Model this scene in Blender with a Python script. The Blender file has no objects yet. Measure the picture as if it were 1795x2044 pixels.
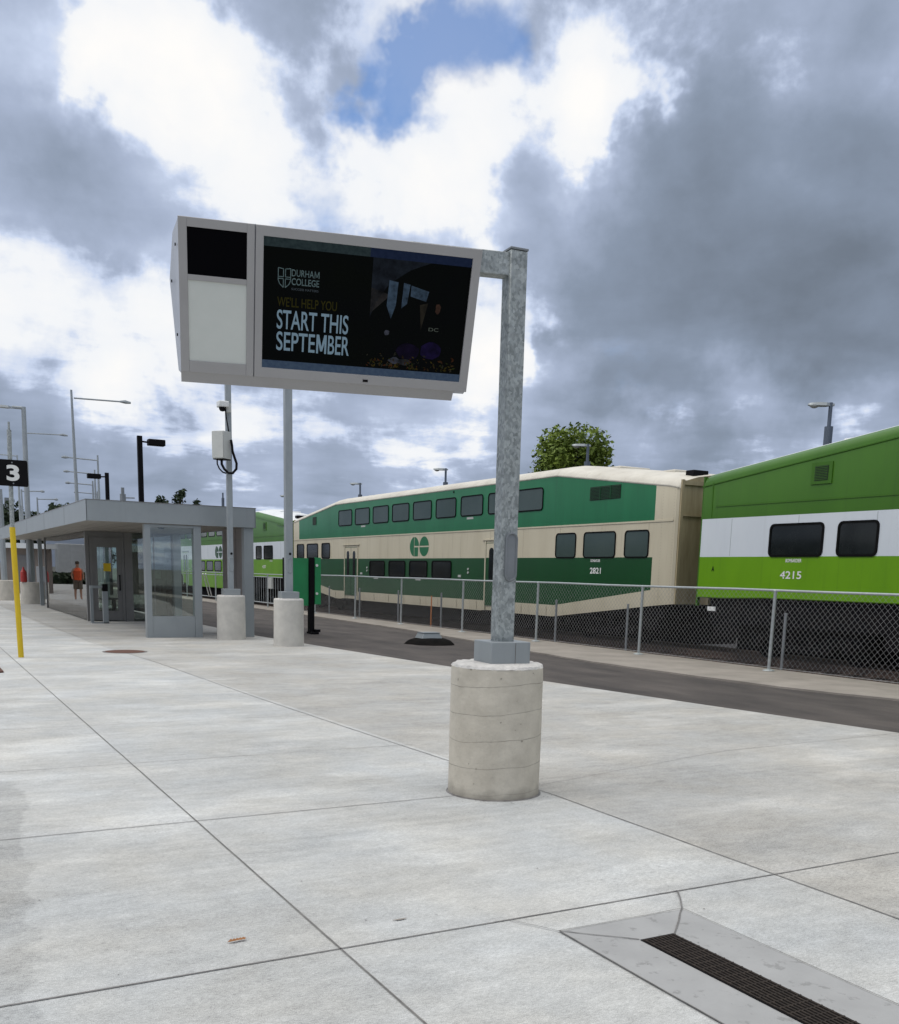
import bpy, bmesh, math, random
from mathutils import Vector, Matrix, noise as mnoise
random.seed(7)
R = math.radians
sc = bpy.context.scene
col = sc.collection

# ------------------------------------------------------------------ camera
cam_d = bpy.data.cameras.new('camera'); cam = bpy.data.objects.new('camera', cam_d); col.objects.link(cam)
cam_d.sensor_fit = 'VERTICAL'; cam_d.sensor_height = 24.0
cam_d.lens = 24.0 * 1962 / 2044
cam_d.shift_y = (1504 - 1022) / 2044.0
cam_d.clip_start = 0.05; cam_d.clip_end = 3000
_cr = ((0.8774, -0.0649, 0.4752), (-0.4795, -0.1693, 0.8610), (0.0246, -0.9834, -0.1795))   # x right, y down, z forward
_d = Vector((629 - 897.5, 12285 - 1504, 1962)).normalized(); _up = -_d
_vy = 1504 - ((-195.2 - 897.5) * _d[0] + 1962 * _d[2]) / _d[1]
_Y = Vector((-195.2 - 897.5, _vy - 1504, 1962)).normalized(); _X = _Y.cross(_up)
_M = Matrix((_X, _Y, _up))                       # world = M @ (right, down, forward)
right, down, fwd = _M @ Vector((1, 0, 0)), _M @ Vector((0, 1, 0)), _M @ Vector((0, 0, 1))
cam.matrix_world = Matrix.Translation((0, 0, 1.6)) @ Matrix((right, -down, -fwd)).transposed().to_4x4()
sc.camera = cam

# ------------------------------------------------------------------ world: broken cloud over a physical sky
SUN_EL, SUN_AZ = 52, -75          # azimuth from +Y, clockwise: sun behind thin cloud, high on the left
w = bpy.data.worlds.new('World'); sc.world = w; w.use_nodes = True
nt = w.node_tree; N = nt.nodes; L = nt.links
for n in list(N): N.remove(n)
def nd(t, **k):
    n = N.new(t)
    for a, b in k.items(): setattr(n, a, b)
    return n
def mth(op, a, b=None, c=None):
    n = nd('ShaderNodeMath', operation=op)
    for i, v in enumerate((a, b, c)):
        if v is None: continue
        if isinstance(v, (int, float)): n.inputs[i].default_value = v
        else: L.new(v, n.inputs[i])
    return n.outputs[0]
tc = nd('ShaderNodeTexCoord'); D = tc.outputs['Generated']
sep = nd('ShaderNodeSeparateXYZ'); L.new(D, sep.inputs[0]); Z = sep.outputs[2]
zc = mth('ADD', mth('MAXIMUM', Z, 0.0), 0.16)
pl = nd('ShaderNodeCombineXYZ'); L.new(mth('DIVIDE', sep.outputs[0], zc), pl.inputs[0]); L.new(mth('DIVIDE', sep.outputs[1], zc), pl.inputs[1]); L.new(mth('MULTIPLY', Z, 1.5), pl.inputs[2])
def noise(vec, sc_, det=6, rough=.55, off=(0, 0, 0), dist=0):
    m = nd('ShaderNodeMapping'); m.inputs[1].default_value = off; L.new(vec, m.inputs[0])
    n = nd('ShaderNodeTexNoise'); n.inputs['Scale'].default_value = sc_; n.inputs['Detail'].default_value = det
    n.inputs['Roughness'].default_value = rough; n.inputs['Distortion'].default_value = dist; L.new(m.outputs[0], n.inputs['Vector']); return n
def warp(base, amt, s, off):
    n = noise(D, s, 5, .6, off)
    v = nd('ShaderNodeVectorMath', operation='SUBTRACT'); L.new(n.outputs['Color'], v.inputs[0]); v.inputs[1].default_value = (.5, .5, .5)
    v2 = nd('ShaderNodeVectorMath', operation='SCALE'); L.new(v.outputs[0], v2.inputs[0]); v2.inputs['Scale'].default_value = amt
    v3 = nd('ShaderNodeVectorMath', operation='ADD'); L.new(base, v3.inputs[0]); L.new(v2.outputs[0], v3.inputs[1]); return v3.outputs[0]
W1 = warp(D, .13, 9.0, (3, 1, 2))
bright=[(0.190,0.892,0.410,0.064,0.60),(0.139,0.913,0.384,0.039,0.35),(0.259,0.879,0.400,0.046,0.30),(0.419,0.803,0.424,0.034,0.35),(0.448,0.810,0.379,0.052,0.50),(0.535,0.743,0.402,0.048,0.55),(0.526,0.771,0.359,0.046,0.45),(0.382,0.861,0.335,0.045,0.45),(0.442,0.841,0.311,0.051,0.50),(0.209,0.953,0.217,0.057,0.50),(0.111,0.968,0.223,0.052,0.30),(0.167,0.972,0.162,0.036,0.40),(0.502,0.842,0.195,0.034,0.60),(0.536,0.817,0.213,0.018,0.30),(0.225,0.911,0.346,0.074,0.20),(0.295,0.901,0.318,0.059,0.25),(0.112,0.950,0.290,0.053,0.20),(0.691,0.707,0.151,0.045,0.55),(0.62,0.77,0.14,0.035,0.35),(0.75,0.65,0.13,0.04,0.25),(0.507,0.851,0.138,0.028,0.25),(0.582,0.710,0.396,0.024,0.30),(0.432,0.894,0.117,0.076,0.15),(0.307,0.944,0.121,0.054,0.10),(0.149,0.983,0.103,0.085,0.06)]
dark=[(0.327,0.838,0.437,0.047,-0.25),(0.132,0.932,0.338,0.058,-0.32),(0.620,0.703,0.348,0.110,-0.30),(0.657,0.719,0.228,0.117,-0.55),(0.721,0.626,0.298,0.126,-0.38),(0.767,0.621,0.161,0.096,-0.25),(0.591,0.778,0.213,0.060,-0.40),(0.653,0.633,0.417,0.102,-0.10),(0.703,0.610,0.365,0.072,-0.10),(0.555,0.788,0.266,0.053,-0.20),(0.764,0.606,0.220,0.085,-0.30),(0.386,0.911,0.147,0.074,-0.12),(0.219,0.970,0.107,0.088,-0.10),(0.633,0.764,0.125,0.071,-0.05)]
blue=[(0.442,0.786,0.432,0.044,1.00),(0.473,0.772,0.424,0.023,0.50),(0.405,0.804,0.435,0.022,0.50),(0.384,0.835,0.393,0.033,1.00),(0.371,0.846,0.383,0.023,0.60),(0.343,0.880,0.329,0.024,0.50),(0.338,0.891,0.302,0.022,0.40),(0.402,0.815,0.417,0.023,0.60)]
def blobs(lst, vec, k, start):
    acc = start
    for x, y, z, r, a in lst:
        d = nd('ShaderNodeVectorMath', operation='DISTANCE'); L.new(vec, d.inputs[0]); d.inputs[1].default_value = (x, y, z)
        mr = nd('ShaderNodeMapRange', interpolation_type='SMOOTHSTEP'); L.new(d.outputs['Value'], mr.inputs[0])
        mr.inputs[1].default_value = r * k; mr.inputs[2].default_value = 0; mr.inputs[3].default_value = 0; mr.inputs[4].default_value = a
        acc = mth('ADD', acc, mr.outputs[0])
    return acc
f1 = noise(pl.outputs[0], 1.6, 10, .55, (1.3, 4.7, 0), .2).outputs[0]
f2 = noise(D, 6.5, 11, .56, (5, 2, 8), .15).outputs[0]
soft = noise(D, 4.2, 4, .45, (8, 3, 1), .3).outputs[0]
soft2 = noise(pl.outputs[0], 3.4, 5, .5, (2, 7, 0), .2).outputs[0]
hz = nd('ShaderNodeMapRange', interpolation_type='SMOOTHSTEP'); L.new(Z, hz.inputs[0])
for i, v in enumerate((.08, .22, 1, 0)): hz.inputs[i + 1].default_value = v
low = hz.outputs[0]
def SM(v, a, b, c, d):
    n = nd('ShaderNodeMapRange', interpolation_type='SMOOTHSTEP'); L.new(v, n.inputs[0])
    for i, q in enumerate((a, b, c, d)): n.inputs[i + 1].default_value = q
    return n.outputs[0]
L0 = blobs([(a, b, c, d, e_ * .50) for a, b, c, d, e_ in bright] + [(a, b, c, d, e_ * .50) for a, b, c, d, e_ in dark], W1, 1.6, .525)
L0 = mth('ADD', L0, mth('MULTIPLY', low, -.045))
shape = mth('ADD', mth('MULTIPLY', mth('SUBTRACT', f2, .5), 1.15), mth('MULTIPLY', mth('SUBTRACT', f1, .5), .85))
f1b = noise(pl.outputs[0], 3.1, 10, .58, (4, 2, 0), .3).outputs[0]
shape = mth('ADD', shape, mth('MULTIPLY', mth('SUBTRACT', f1b, .5), mth('MULTIPLY_ADD', low, .55, .30)))
tot = mth('ADD', L0, shape)
puff = mth('MULTIPLY', SM(tot, .485, .645, 0, 1), SM(tot, .48, 1.0, .42, 1))
grey = mth('ADD', mth('MULTIPLY', L0, .62), mth('ADD', mth('MULTIPLY', mth('SUBTRACT', soft, .5), .42), mth('MULTIPLY', mth('SUBTRACT', soft2, .5), .24)))
grey = mth('ADD', grey, .162)
grey = mth('ADD', grey, mth('MULTIPLY', mth('SUBTRACT', f2, .5), .34))
lum = mth('ADD', grey, mth('MULTIPLY', puff, .33))
# thin bright overcast higher up, outside the picture, where the sun stands
mrz = nd('ShaderNodeMapRange', interpolation_type='SMOOTHSTEP'); L.new(Z, mrz.inputs[0])
for i, v in enumerate((.50, .85, 0, 1)): mrz.inputs[i + 1].default_value = v
lum2 = mth('ADD', lum, mth('MULTIPLY', mrz.outputs[0], .45))
cr = nd('ShaderNodeValToRGB'); L.new(lum2, cr.inputs[0]); e = cr.color_ramp.elements
e[0].position = 0; e[0].color = (.125, .152, .19, 1); e[1].position = 1; e[1].color = (1.0, .985, .965, 1)
for p, c in ((.20, (.17, .205, .26, 1)), (.36, (.255, .31, .405, 1)), (.50, (.40, .47, .62, 1)), (.61, (.595, .68, .86, 1)), (.74, (.90, .92, .95, 1))):
    q = cr.color_ramp.elements.new(p); q.color = c
sky = nd('ShaderNodeTexSky', sky_type='NISHITA', sun_disc=False); sky.sun_elevation = R(SUN_EL); sky.sun_rotation = R(SUN_AZ)
skys = nd('ShaderNodeVectorMath', operation='SCALE'); L.new(sky.outputs[0], skys.inputs[0]); skys.inputs['Scale'].default_value = .12
bsc = nd('ShaderNodeVectorMath', operation='MULTIPLY'); L.new(skys.outputs[0], bsc.inputs[0]); bsc.inputs[1].default_value = (.95, 1.15, 1.42)
bm = mth('MULTIPLY', blobs(blue, W1, 1.7, mth('ADD', mth('MULTIPLY', mth('SUBTRACT', f2, .5), 2.2), mth('MULTIPLY', mth('SUBTRACT', f1b, .5), 1.0))), .85); 
bmask = nd('ShaderNodeMapRange', interpolation_type='SMOOTHSTEP'); L.new(bm, bmask.inputs[0])
for i, v in enumerate((.22, .95, 0, .88)): bmask.inputs[i + 1].default_value = v
mx = nd('ShaderNodeMix', data_type='RGBA'); L.new(bmask.outputs[0], mx.inputs[0]); L.new(cr.outputs[0], mx.inputs[6]); L.new(bsc.outputs[0], mx.inputs[7])
boost = mth('ADD', mth('MULTIPLY', mrz.outputs[0], .55), 1.0)
fin = nd('ShaderNodeVectorMath', operation='SCALE'); L.new(mx.outputs[2], fin.inputs[0]); L.new(boost, fin.inputs['Scale'])
bg = nd('ShaderNodeBackground'); L.new(fin.outputs[0], bg.inputs[0]); bg.inputs[1].default_value = 1.0
wo = nd('ShaderNodeOutputWorld'); L.new(bg.outputs[0], wo.inputs[0])
w.cycles.sampling_method = 'MANUAL'; w.cycles.sample_map_resolution = 512

# ------------------------------------------------------------------ sun behind cloud, exposure
sd = bpy.data.lights.new('sun', 'SUN'); sd.energy = 1.1; sd.angle = R(14); sd.color = (1, .96, .9)
so = bpy.data.objects.new('sun', sd); col.objects.link(so)
sv = Vector((math.sin(R(SUN_AZ)) * math.cos(R(SUN_EL)), math.cos(R(SUN_AZ)) * math.cos(R(SUN_EL)), math.sin(R(SUN_EL))))
so.rotation_euler = sv.to_track_quat('Z', 'Y').to_euler(); so.location = (-20, 5, 30)
sc.view_settings.view_transform = 'Standard'; sc.view_settings.look = 'None'; sc.view_settings.exposure = 0.0; sc.view_settings.gamma = 1.0
sc.view_settings.use_curve_mapping = False

# ------------------------------------------------------------------ materials
def mat(name, c1, c2=None, scale=3.0, rough=.6, metal=0.0, bump=0.0, bscale=None, stretch=(1, 1, 1), rvar=0.0, spec=.5, det=5, obj=False, emit=0):
    m = bpy.data.materials.new(name); m.use_nodes = True; t = m.node_tree; n = t.nodes; l = t.links
    b = n['Principled BSDF']; b.inputs['Metallic'].default_value = metal; b.inputs['Roughness'].default_value = rough
    b.inputs['Specular IOR Level'].default_value = spec
    co = n.new('ShaderNodeTexCoord' if obj else 'ShaderNodeNewGeometry'); pos = co.outputs['Object' if obj else 'Position']
    mp = n.new('ShaderNodeMapping'); mp.inputs[3].default_value = stretch; l.new(pos, mp.inputs[0])
    nz = n.new('ShaderNodeTexNoise'); nz.inputs['Scale'].default_value = scale; nz.inputs['Detail'].default_value = det; nz.inputs['Roughness'].default_value = .6
    l.new(mp.outputs[0], nz.inputs['Vector'])
    r = n.new('ShaderNodeMapRange'); r.inputs[1].default_value = .3; r.inputs[2].default_value = .7; l.new(nz.outputs[0], r.inputs[0])
    mi = n.new('ShaderNodeMix'); mi.data_type = 'RGBA'; l.new(r.outputs[0], mi.inputs[0])
    c2 = c2 or tuple(v * .86 for v in c1)
    mi.inputs[6].default_value = (*c1, 1); mi.inputs[7].default_value = (*c2, 1); l.new(mi.outputs[2], b.inputs['Base Color'])
    if rvar:
        q = n.new('ShaderNodeMapRange'); q.inputs[3].default_value = rough - rvar; q.inputs[4].default_value = rough + rvar; l.new(nz.outputs[0], q.inputs[0]); l.new(q.outputs[0], b.inputs['Roughness'])
    if bump:
        n2 = n.new('ShaderNodeTexNoise'); n2.inputs['Scale'].default_value = bscale or scale * 4; n2.inputs['Detail'].default_value = 6; l.new(mp.outputs[0], n2.inputs['Vector'])
        bu = n.new('ShaderNodeBump'); bu.inputs['Strength'].default_value = bump; bu.inputs['Distance'].default_value = .02; l.new(n2.outputs[0], bu.inputs['Height']); l.new(bu.outputs[0], b.inputs['Normal'])
    if emit:
        l.new(mi.outputs[2], b.inputs['Emission Color']); b.inputs['Emission Strength'].default_value = emit
    return m
def mnode(m, t, **k):
    n = m.node_tree.nodes.new(t)
    for a, b in k.items(): setattr(n, a, b)
    return n

def concrete_floor():
    m = bpy.data.materials.new('broomed_concrete'); m.use_nodes = True; l = m.node_tree.links; b = m.node_tree.nodes['Principled BSDF']
    b.inputs['Roughness'].default_value = .82; b.inputs['Specular IOR Level'].default_value = .3
    g = mnode(m, 'ShaderNodeNewGeometry'); P = g.outputs['Position']
    def M(op, a, b_=None, c=None):
        n = mnode(m, 'ShaderNodeMath', operation=op)
        for i, v in enumerate((a, b_, c)):
            if v is None: continue
            if isinstance(v, (int, float)): n.inputs[i].default_value = v
            else: l.new(v, n.inputs[i])
        return n.outputs[0]
    def NZ(s, st=(1, 1, 1), det=5, ro=.6, off=(0, 0, 0)):
        mp = mnode(m, 'ShaderNodeMapping'); mp.inputs[1].default_value = off; mp.inputs[3].default_value = st; l.new(P, mp.inputs[0])
        n = mnode(m, 'ShaderNodeTexNoise'); n.inputs['Scale'].default_value = s; n.inputs['Detail'].default_value = det; n.inputs['Roughness'].default_value = ro
        l.new(mp.outputs[0], n.inputs['Vector']); return n
    def MR(v, a, b_, c, d, sm=False):
        n = mnode(m, 'ShaderNodeMapRange'); l.new(v, n.inputs[0])
        if sm: n.interpolation_type = 'SMOOTHSTEP'
        for i, q in enumerate((a, b_, c, d)): n.inputs[i + 1].default_value = q
        return n.outputs[0]
    sp = mnode(m, 'ShaderNodeSeparateXYZ'); l.new(P, sp.inputs[0]); X, Y = sp.outputs[0], sp.outputs[1]
    big = NZ(.55, (1, 1.6, 1), 4).outputs[0]; streak = NZ(3.2, (.35, 2.6, 1), 6, .65, (4, 0, 0)).outputs[0]
    fine = NZ(70, (.6, 1.6, 1), 3, .7).outputs[0]; grain = NZ(230, (1, 1, 1), 2, .7).outputs[0]; blot = NZ(2.2, (.8, 1.2, 1), 8, .78, (9, 2, 0)).outputs[0]; mid = NZ(11, (.75, 1.35, 1), 8, .82, (3, 3, 0)).outputs[0]
    v = M('ADD', MR(big, .3, .7, -.05, .05), MR(streak, .3, .72, -.02, .035))
    v = M('ADD', v, MR(fine, .3, .7, -.085, .085)); v = M('ADD', v, MR(grain, .3, .7, -.14, .14)); v = M('ADD', v, MR(blot, .35, .68, -.028, .04)); v = M('ADD', v, MR(mid, .35, .65, -.05, .055))
    pm = NZ(.9, (.7, 1.3, 1), 3, .55, (3, 11, 0)).outputs[0]; spk = NZ(48, (.55, 1.5, 1), 4, .8, (1, 1, 0)).outputs[0]
    v = M('ADD', v, M('MULTIPLY', MR(pm, .50, .66, 0, 1, True), M('ADD', .055, MR(spk, .35, .65, -.07, .10))))
    # slab to slab differences of the pours
    cx = M('FLOOR', M('DIVIDE', M('SUBTRACT', X, 1.555), 2.5)); cy = M('FLOOR', M('DIVIDE', M('SUBTRACT', Y, 3.73), 2.3))
    cb = mnode(m, 'ShaderNodeCombineXYZ'); l.new(cx, cb.inputs[0]); l.new(cy, cb.inputs[1])
    wn = mnode(m, 'ShaderNodeTexWhiteNoise'); l.new(cb.outputs[0], wn.inputs['Vector']); v = M('ADD', v, MR(wn.outputs['Value'], 0, 1, -.012, .012))
    # the strip nearest the tracks is a greyer, browner pour
    edge = M('ADD', 4.15, M('MULTIPLY', M('MAXIMUM', M('SUBTRACT', Y, 7.0), 0), -.045))
    side = MR(M('SUBTRACT', X, M('MAXIMUM', edge, 3.2)), -.01, .01, 0, 1)
    # damp, darker patch along the left edge of the photograph
    pn = NZ(2.2, (1, 1, 1), 5, .6, (1, 7, 0)).outputs[0]
    lim = M('ADD', .25, M('MULTIPLY', M('SUBTRACT', Y, 3.0), .085)); lim = M('ADD', lim, MR(pn, .3, .7, -.07, .10))
    patch = M('MULTIPLY', MR(M('SUBTRACT', X, lim), -.015, .015, 1, 0), MR(Y, 7.75, 7.9, 1, 0))
    v = M('SUBTRACT', v, M('MULTIPLY', patch, .07)); v = M('SUBTRACT', v, M('MULTIPLY', side, .035))
    pit = NZ(26, (1, 1, 1), 2, .5, (2, 2, 0)).outputs[0]; v = M('SUBTRACT', v, MR(pit, .74, .78, 0, .12))
    base = mnode(m, 'ShaderNodeMix', data_type='RGBA'); l.new(side, base.inputs[0]); base.inputs[6].default_value = (.405, .410, .402, 1); base.inputs[7].default_value = (.385, .380, .362, 1)
    hue = mnode(m, 'ShaderNodeMix', data_type='RGBA', blend_type='MULTIPLY'); hue.inputs[0].default_value = 1; l.new(base.outputs[2], hue.inputs[6])
    hn = NZ(1.1, (1, 1, 1), 3, .6, (6, 6, 0)).outputs[0]; hm = mnode(m, 'ShaderNodeMix', data_type='RGBA'); l.new(MR(hn, .35, .65, 0, 1), hm.inputs[0])
    hm.inputs[6].default_value = (.985, 1, 1.015, 1); hm.inputs[7].default_value = (1.02, 1.0, .965, 1); l.new(hm.outputs[2], hue.inputs[7])
    sc1 = mnode(m, 'ShaderNodeVectorMath', operation='SCALE'); l.new(hue.outputs[2], sc1.inputs[0]); l.new(M('ADD', 1.0, M('MULTIPLY', v, 2.5)), sc1.inputs['Scale'])
    l.new(sc1.outputs[0], b.inputs['Base Color'])
    bu = mnode(m, 'ShaderNodeBump'); bu.inputs['Strength'].default_value = .25; bu.inputs['Distance'].default_value = .004; l.new(M('ADD', fine, grain), bu.inputs['Height']); l.new(bu.outputs[0], b.inputs['Normal'])
    return m

M = {}
M['floor'] = concrete_floor()
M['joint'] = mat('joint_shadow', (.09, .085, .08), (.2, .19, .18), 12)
M['apron'] = mat('drain_apron_concrete', (.345, .348, .345), (.295, .297, .295), 3.5, .8, bump=.1, bscale=60)
M['strip'] = mat('weathered_concrete', (.30, .27, .235), (.20, .18, .155), 1.3, .85, bump=.2, bscale=30)
M['dirt'] = mat('brown_gravel', (.16, .13, .105), (.09, .075, .065), 14, .95, bump=.6, bscale=40)
M['ballast'] = mat('ballast', (.03, .025, .022), (.012, .010, .010), 18, .95, bump=.9, bscale=25)
M['asphalt'] = mat('asphalt', (.030, .025, .023), (.085, .072, .064), 1.1, .88, bump=.5, bscale=90, stretch=(1.5, .5, 1), det=8)
M['ground'] = mat('far_ground', (.16, .16, .15), (.10, .11, .085), .15, .95)
M['grass'] = mat('grass', (.05, .09, .025), (.08, .12, .04), 1.5, .95)
M['castc'] = mat('cast_concrete', (.52, .49, .43), (.38, .36, .315), 5, .85, bump=.25, bscale=30, stretch=(1, 1, .6))
M['castc2'] = mat('cast_concrete_pale', (.56, .54, .49), (.44, .425, .39), 4, .85, bump=.2, bscale=30)
M['lip'] = mat('chipped_mortar', (.70, .68, .64), (.52, .50, .47), 25, .9, bump=.6, bscale=50)
M['steel'] = mat('plain_grey_steel', (.22, .235, .25), (.18, .195, .205), 6, .5, .3, rvar=.08)
M['housing'] = mat('housing_grey', (.365, .358, .358), (.345, .338, .338), 3, .45, .25)
M['housing_side'] = mat('housing_side', (.42, .44, .48), None, 3, .5, .2)
M['white_panel'] = mat('white_panel', (.60, .62, .585), (.56, .585, .55), 6, .35)
M['black_gloss'] = mat('black_display', (.002, .002, .003), None, 3, .6, spec=.03)
M['screen'] = mat('screen_off_black', (.002, .003, .002), (.0015, .002, .003), 2, .5, spec=.04)
M['black'] = mat('black_paint', (.003, .003, .004), (.006, .005, .006), 8, .55, spec=.12)
M['rubber'] = mat('rubber_gasket', (.004, .004, .004), None, 8, .7, spec=.1)
M['yellow'] = mat('yellow_sleeve', (.62, .44, .008), (.55, .38, .006), 5, .5)
M['cream'] = mat('cream_paint', (.565, .515, .39), (.485, .435, .32), 1.1, .38, stretch=(1, 1, .35), rvar=.06, det=8)
M['creamroof'] = mat('cream_roof', (.64, .61, .53), (.5, .47, .40), 1.4, .5, det=8)
M['creamdirty'] = mat('cream_dirty', (.40, .34, .215), (.27, .22, .13), 2.0, .55, stretch=(2.5, 2.5, .4), det=8)
M['dgreen'] = mat('dark_green_paint', (.011, .145, .055), (.008, .112, .042), 1.0, .34, stretch=(1, 1, .3), rvar=.05, det=8)
M['dgreen2'] = mat('dark_green_lower', (.008, .066, .018), (.007, .052, .015), 1.0, .34, stretch=(1, 1, .3), det=8)
M['mgreen'] = mat('leaf_green_paint', (.052, .150, .010), (.042, .125, .008), 1.2, .36, stretch=(1, 1, .3), det=8)
M['lime'] = mat('lime_paint', (.135, .31, .003), (.11, .265, .002), 1.2, .34, stretch=(1, 1, .4), det=8)
M['white'] = mat('white_paint', (.62, .66, .69), (.56, .60, .64), 1.0, .35, stretch=(1, 1, .35), det=8)
M['whiteroof'] = mat('white_roof', (.72, .74, .74), (.6, .62, .62), 1.5, .5)
M['under'] = mat('undercarriage', (.004, .004, .006), (.012, .010, .010), 5, .85, spec=.08)
M['rail'] = mat('rusty_rail', (.12, .08, .06), (.06, .045, .04), 9, .6, .4)
M['glass_up'] = mat('tinted_glass_upper', (.035, .058, .052), (.055, .078, .072), .5, .12, spec=.35)
M['glass_lo'] = mat('dark_glass', (.004, .006, .006), (.012, .015, .015), 1.4, .10, spec=.3)
M['louver'] = mat('dark_louver', (.010, .022, .010), None, 4, .6)
M['fencegrey'] = mat('galvanised_tube', (.42, .45, .45), (.33, .36, .37), 14, .5, .35, rvar=.1)
M['wire'] = mat('chain_link_wire', (.34, .34, .335), (.2, .2, .2), 9, .6, .1)
M['signgreen'] = mat('sign_green', (.018, .25, .085), (.016, .20, .07), 2, .4)
M['signtext'] = mat('white_lettering', (.75, .75, .73), None, 3, .6)
M['alu'] = mat('aluminium_grey', (.30, .325, .335), (.27, .295, .305), 2, .42, .35)
M['alu_dark'] = mat('aluminium_dark', (.20, .195, .19), (.165, .16, .155), 2, .45, .3)
M['soffit'] = mat('soffit_panels', (.30, .27, .235), (.22, .20, .175), 1.2, .5, stretch=(3, .3, 1))
M['brownsteel'] = mat('brown_grey_cladding', (.20, .175, .165), (.15, .135, .128), 2, .6)
M['darkroom'] = mat('shelter_floor', (.22, .22, .21), None, 2, .8)
M['leaf'] = mat('foliage', (.21, .28, .026), (.07, .115, .016), 1.1, .7, obj=True)
M['leafdark'] = mat('foliage_dark', (.035, .06, .022), (.018, .032, .014), .6, .75)
M['bark'] = mat('bark', (.07, .05, .035), None, 8, .9)
M['brick'] = mat('brown_wall', (.24, .20, .175), (.19, .16, .14), 1, .8)
M['blue'] = mat('blue_sign', (.02, .09, .42), None, 3, .5)
M['red'] = mat('red_paint', (.42, .03, .025), None, 3, .5)
M['rust'] = mat('rusty_iron', (.13, .05, .03), (.06, .03, .022), 30, .85, bump=.3)
M['grate'] = mat('dirty_cast_iron', (.045, .035, .028), (.015, .012, .010), 60, .8, spec=.2)
M['sticker'] = mat('faded_sticker', (.45, .46, .44)); M['seamc'] = mat('cream_seam', (.36, .32, .24)); M['seamg'] = mat('green_seam', (.30, .34, .33))
M['boxgrey'] = mat('cabinet_grey', (.50, .51, .48), (.45, .46, .44), 3, .5)
M['plasticwhite'] = mat('plastic_white', (.72, .73, .72), None, 3, .4)
M['orange'] = mat('orange_cloth', (.70, .10, .03), None, 5, .9)
M['skin'] = mat('skin', (.45, .25, .17), None, 5, .6)
M['khaki'] = mat('khaki_cloth', (.16, .13, .10), None, 5, .9)
M['orangestake'] = mat('orange_stake', (.5, .16, .03), None, 5, .7)
M['tarp'] = mat('fresh_black_asphalt', (.004, .004, .004), (.012, .011, .010), 6, .95, bump=.4, spec=.05)
M['asphaltlift'] = mat('dry_leaf', (.28, .13, .05), None, 9, .9)
M['lens'] = mat('lamp_glass', (.35, .36, .36), None, 3, .3)

def grime(m, amt, col_=(.10, .09, .07), sc_=(1.6, 3.2, .16), thr=(.56, .80)):
    l = m.node_tree.links; b = m.node_tree.nodes['Principled BSDF']; b.inputs['Specular IOR Level'].default_value = .32; old = b.inputs['Base Color'].links[0].from_socket
    g = mnode(m, 'ShaderNodeNewGeometry'); mp = mnode(m, 'ShaderNodeMapping'); mp.inputs[3].default_value = sc_; l.new(g.outputs['Position'], mp.inputs[0])
    n = mnode(m, 'ShaderNodeTexNoise'); n.inputs['Scale'].default_value = 2.2; n.inputs['Detail'].default_value = 7; n.inputs['Roughness'].default_value = .68; l.new(mp.outputs[0], n.inputs['Vector'])
    r = mnode(m, 'ShaderNodeMapRange'); l.new(n.outputs[0], r.inputs[0])
    for i, v in enumerate((thr[0], thr[1], 0, amt)): r.inputs[i + 1].default_value = v
    mi = mnode(m, 'ShaderNodeMix', data_type='RGBA'); l.new(r.outputs[0], mi.inputs[0]); l.new(old, mi.inputs[6]); mi.inputs[7].default_value = (*col_, 1); l.new(mi.outputs[2], b.inputs['Base Color'])
for k_, a_, c_ in (('cream', .55, (.26, .21, .14)), ('dgreen', .5, (.012, .06, .03)), ('dgreen2', .5, (.02, .045, .025)), ('mgreen', .45, (.03, .07, .012)), ('lime', .35, (.05, .12, .01)), ('white', .25, (.38, .40, .40)), ('creamroof', .6, (.33, .28, .2)), ('creamdirty', .7, (.16, .12, .07)), ('alu', .25, (.13, .145, .155))): grime(M[k_], a_, c_)
grime(M['apron'], .5, (.17, .17, .165), (5, 5, 5), (.57, .63)); grime(M['housing'], .3, (.26, .25, .245), (2, 2, 1))
# spangled galvanised steel
def galv():
    m = bpy.data.materials.new('spangled_galvanised_steel'); m.use_nodes = True; l = m.node_tree.links; b = m.node_tree.nodes['Principled BSDF']
    g = mnode(m, 'ShaderNodeNewGeometry'); mp = mnode(m, 'ShaderNodeMapping'); mp.inputs[3].default_value = (1, 1, .75); l.new(g.outputs['Position'], mp.inputs[0])
    v = mnode(m, 'ShaderNodeTexVoronoi'); v.inputs['Scale'].default_value = 62; l.new(mp.outputs[0], v.inputs['Vector'])
    s = mnode(m, 'ShaderNodeSeparateColor'); l.new(v.outputs['Color'], s.inputs[0])
    n = mnode(m, 'ShaderNodeTexNoise'); n.inputs['Scale'].default_value = 16; n.inputs['Detail'].default_value = 5; l.new(mp.outputs[0], n.inputs['Vector'])
    a = mnode(m, 'ShaderNodeMath', operation='MULTIPLY_ADD'); l.new(s.outputs[0], a.inputs[0]); a.inputs[1].default_value = .5; l.new(n.outputs[0], a.inputs[2])
    r = mnode(m, 'ShaderNodeMapRange'); l.new(a.outputs[0], r.inputs[0]); r.inputs[1].default_value = .45; r.inputs[2].default_value = 1.1
    mi = mnode(m, 'ShaderNodeMix', data_type='RGBA'); l.new(r.outputs[0], mi.inputs[0]); mi.inputs[6].default_value = (.19, .21, .21, 1); mi.inputs[7].default_value = (.41, .44, .435, 1)
    l.new(mi.outputs[2], b.inputs['Base Color']); b.inputs['Metallic'].default_value = .35
    r2 = mnode(m, 'ShaderNodeMapRange'); l.new(s.outputs[1], r2.inputs[0]); r2.inputs[3].default_value = .38; r2.inputs[4].default_value = .62; l.new(r2.outputs[0], b.inputs['Roughness'])
    return m
M['galv'] = galv()
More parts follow.
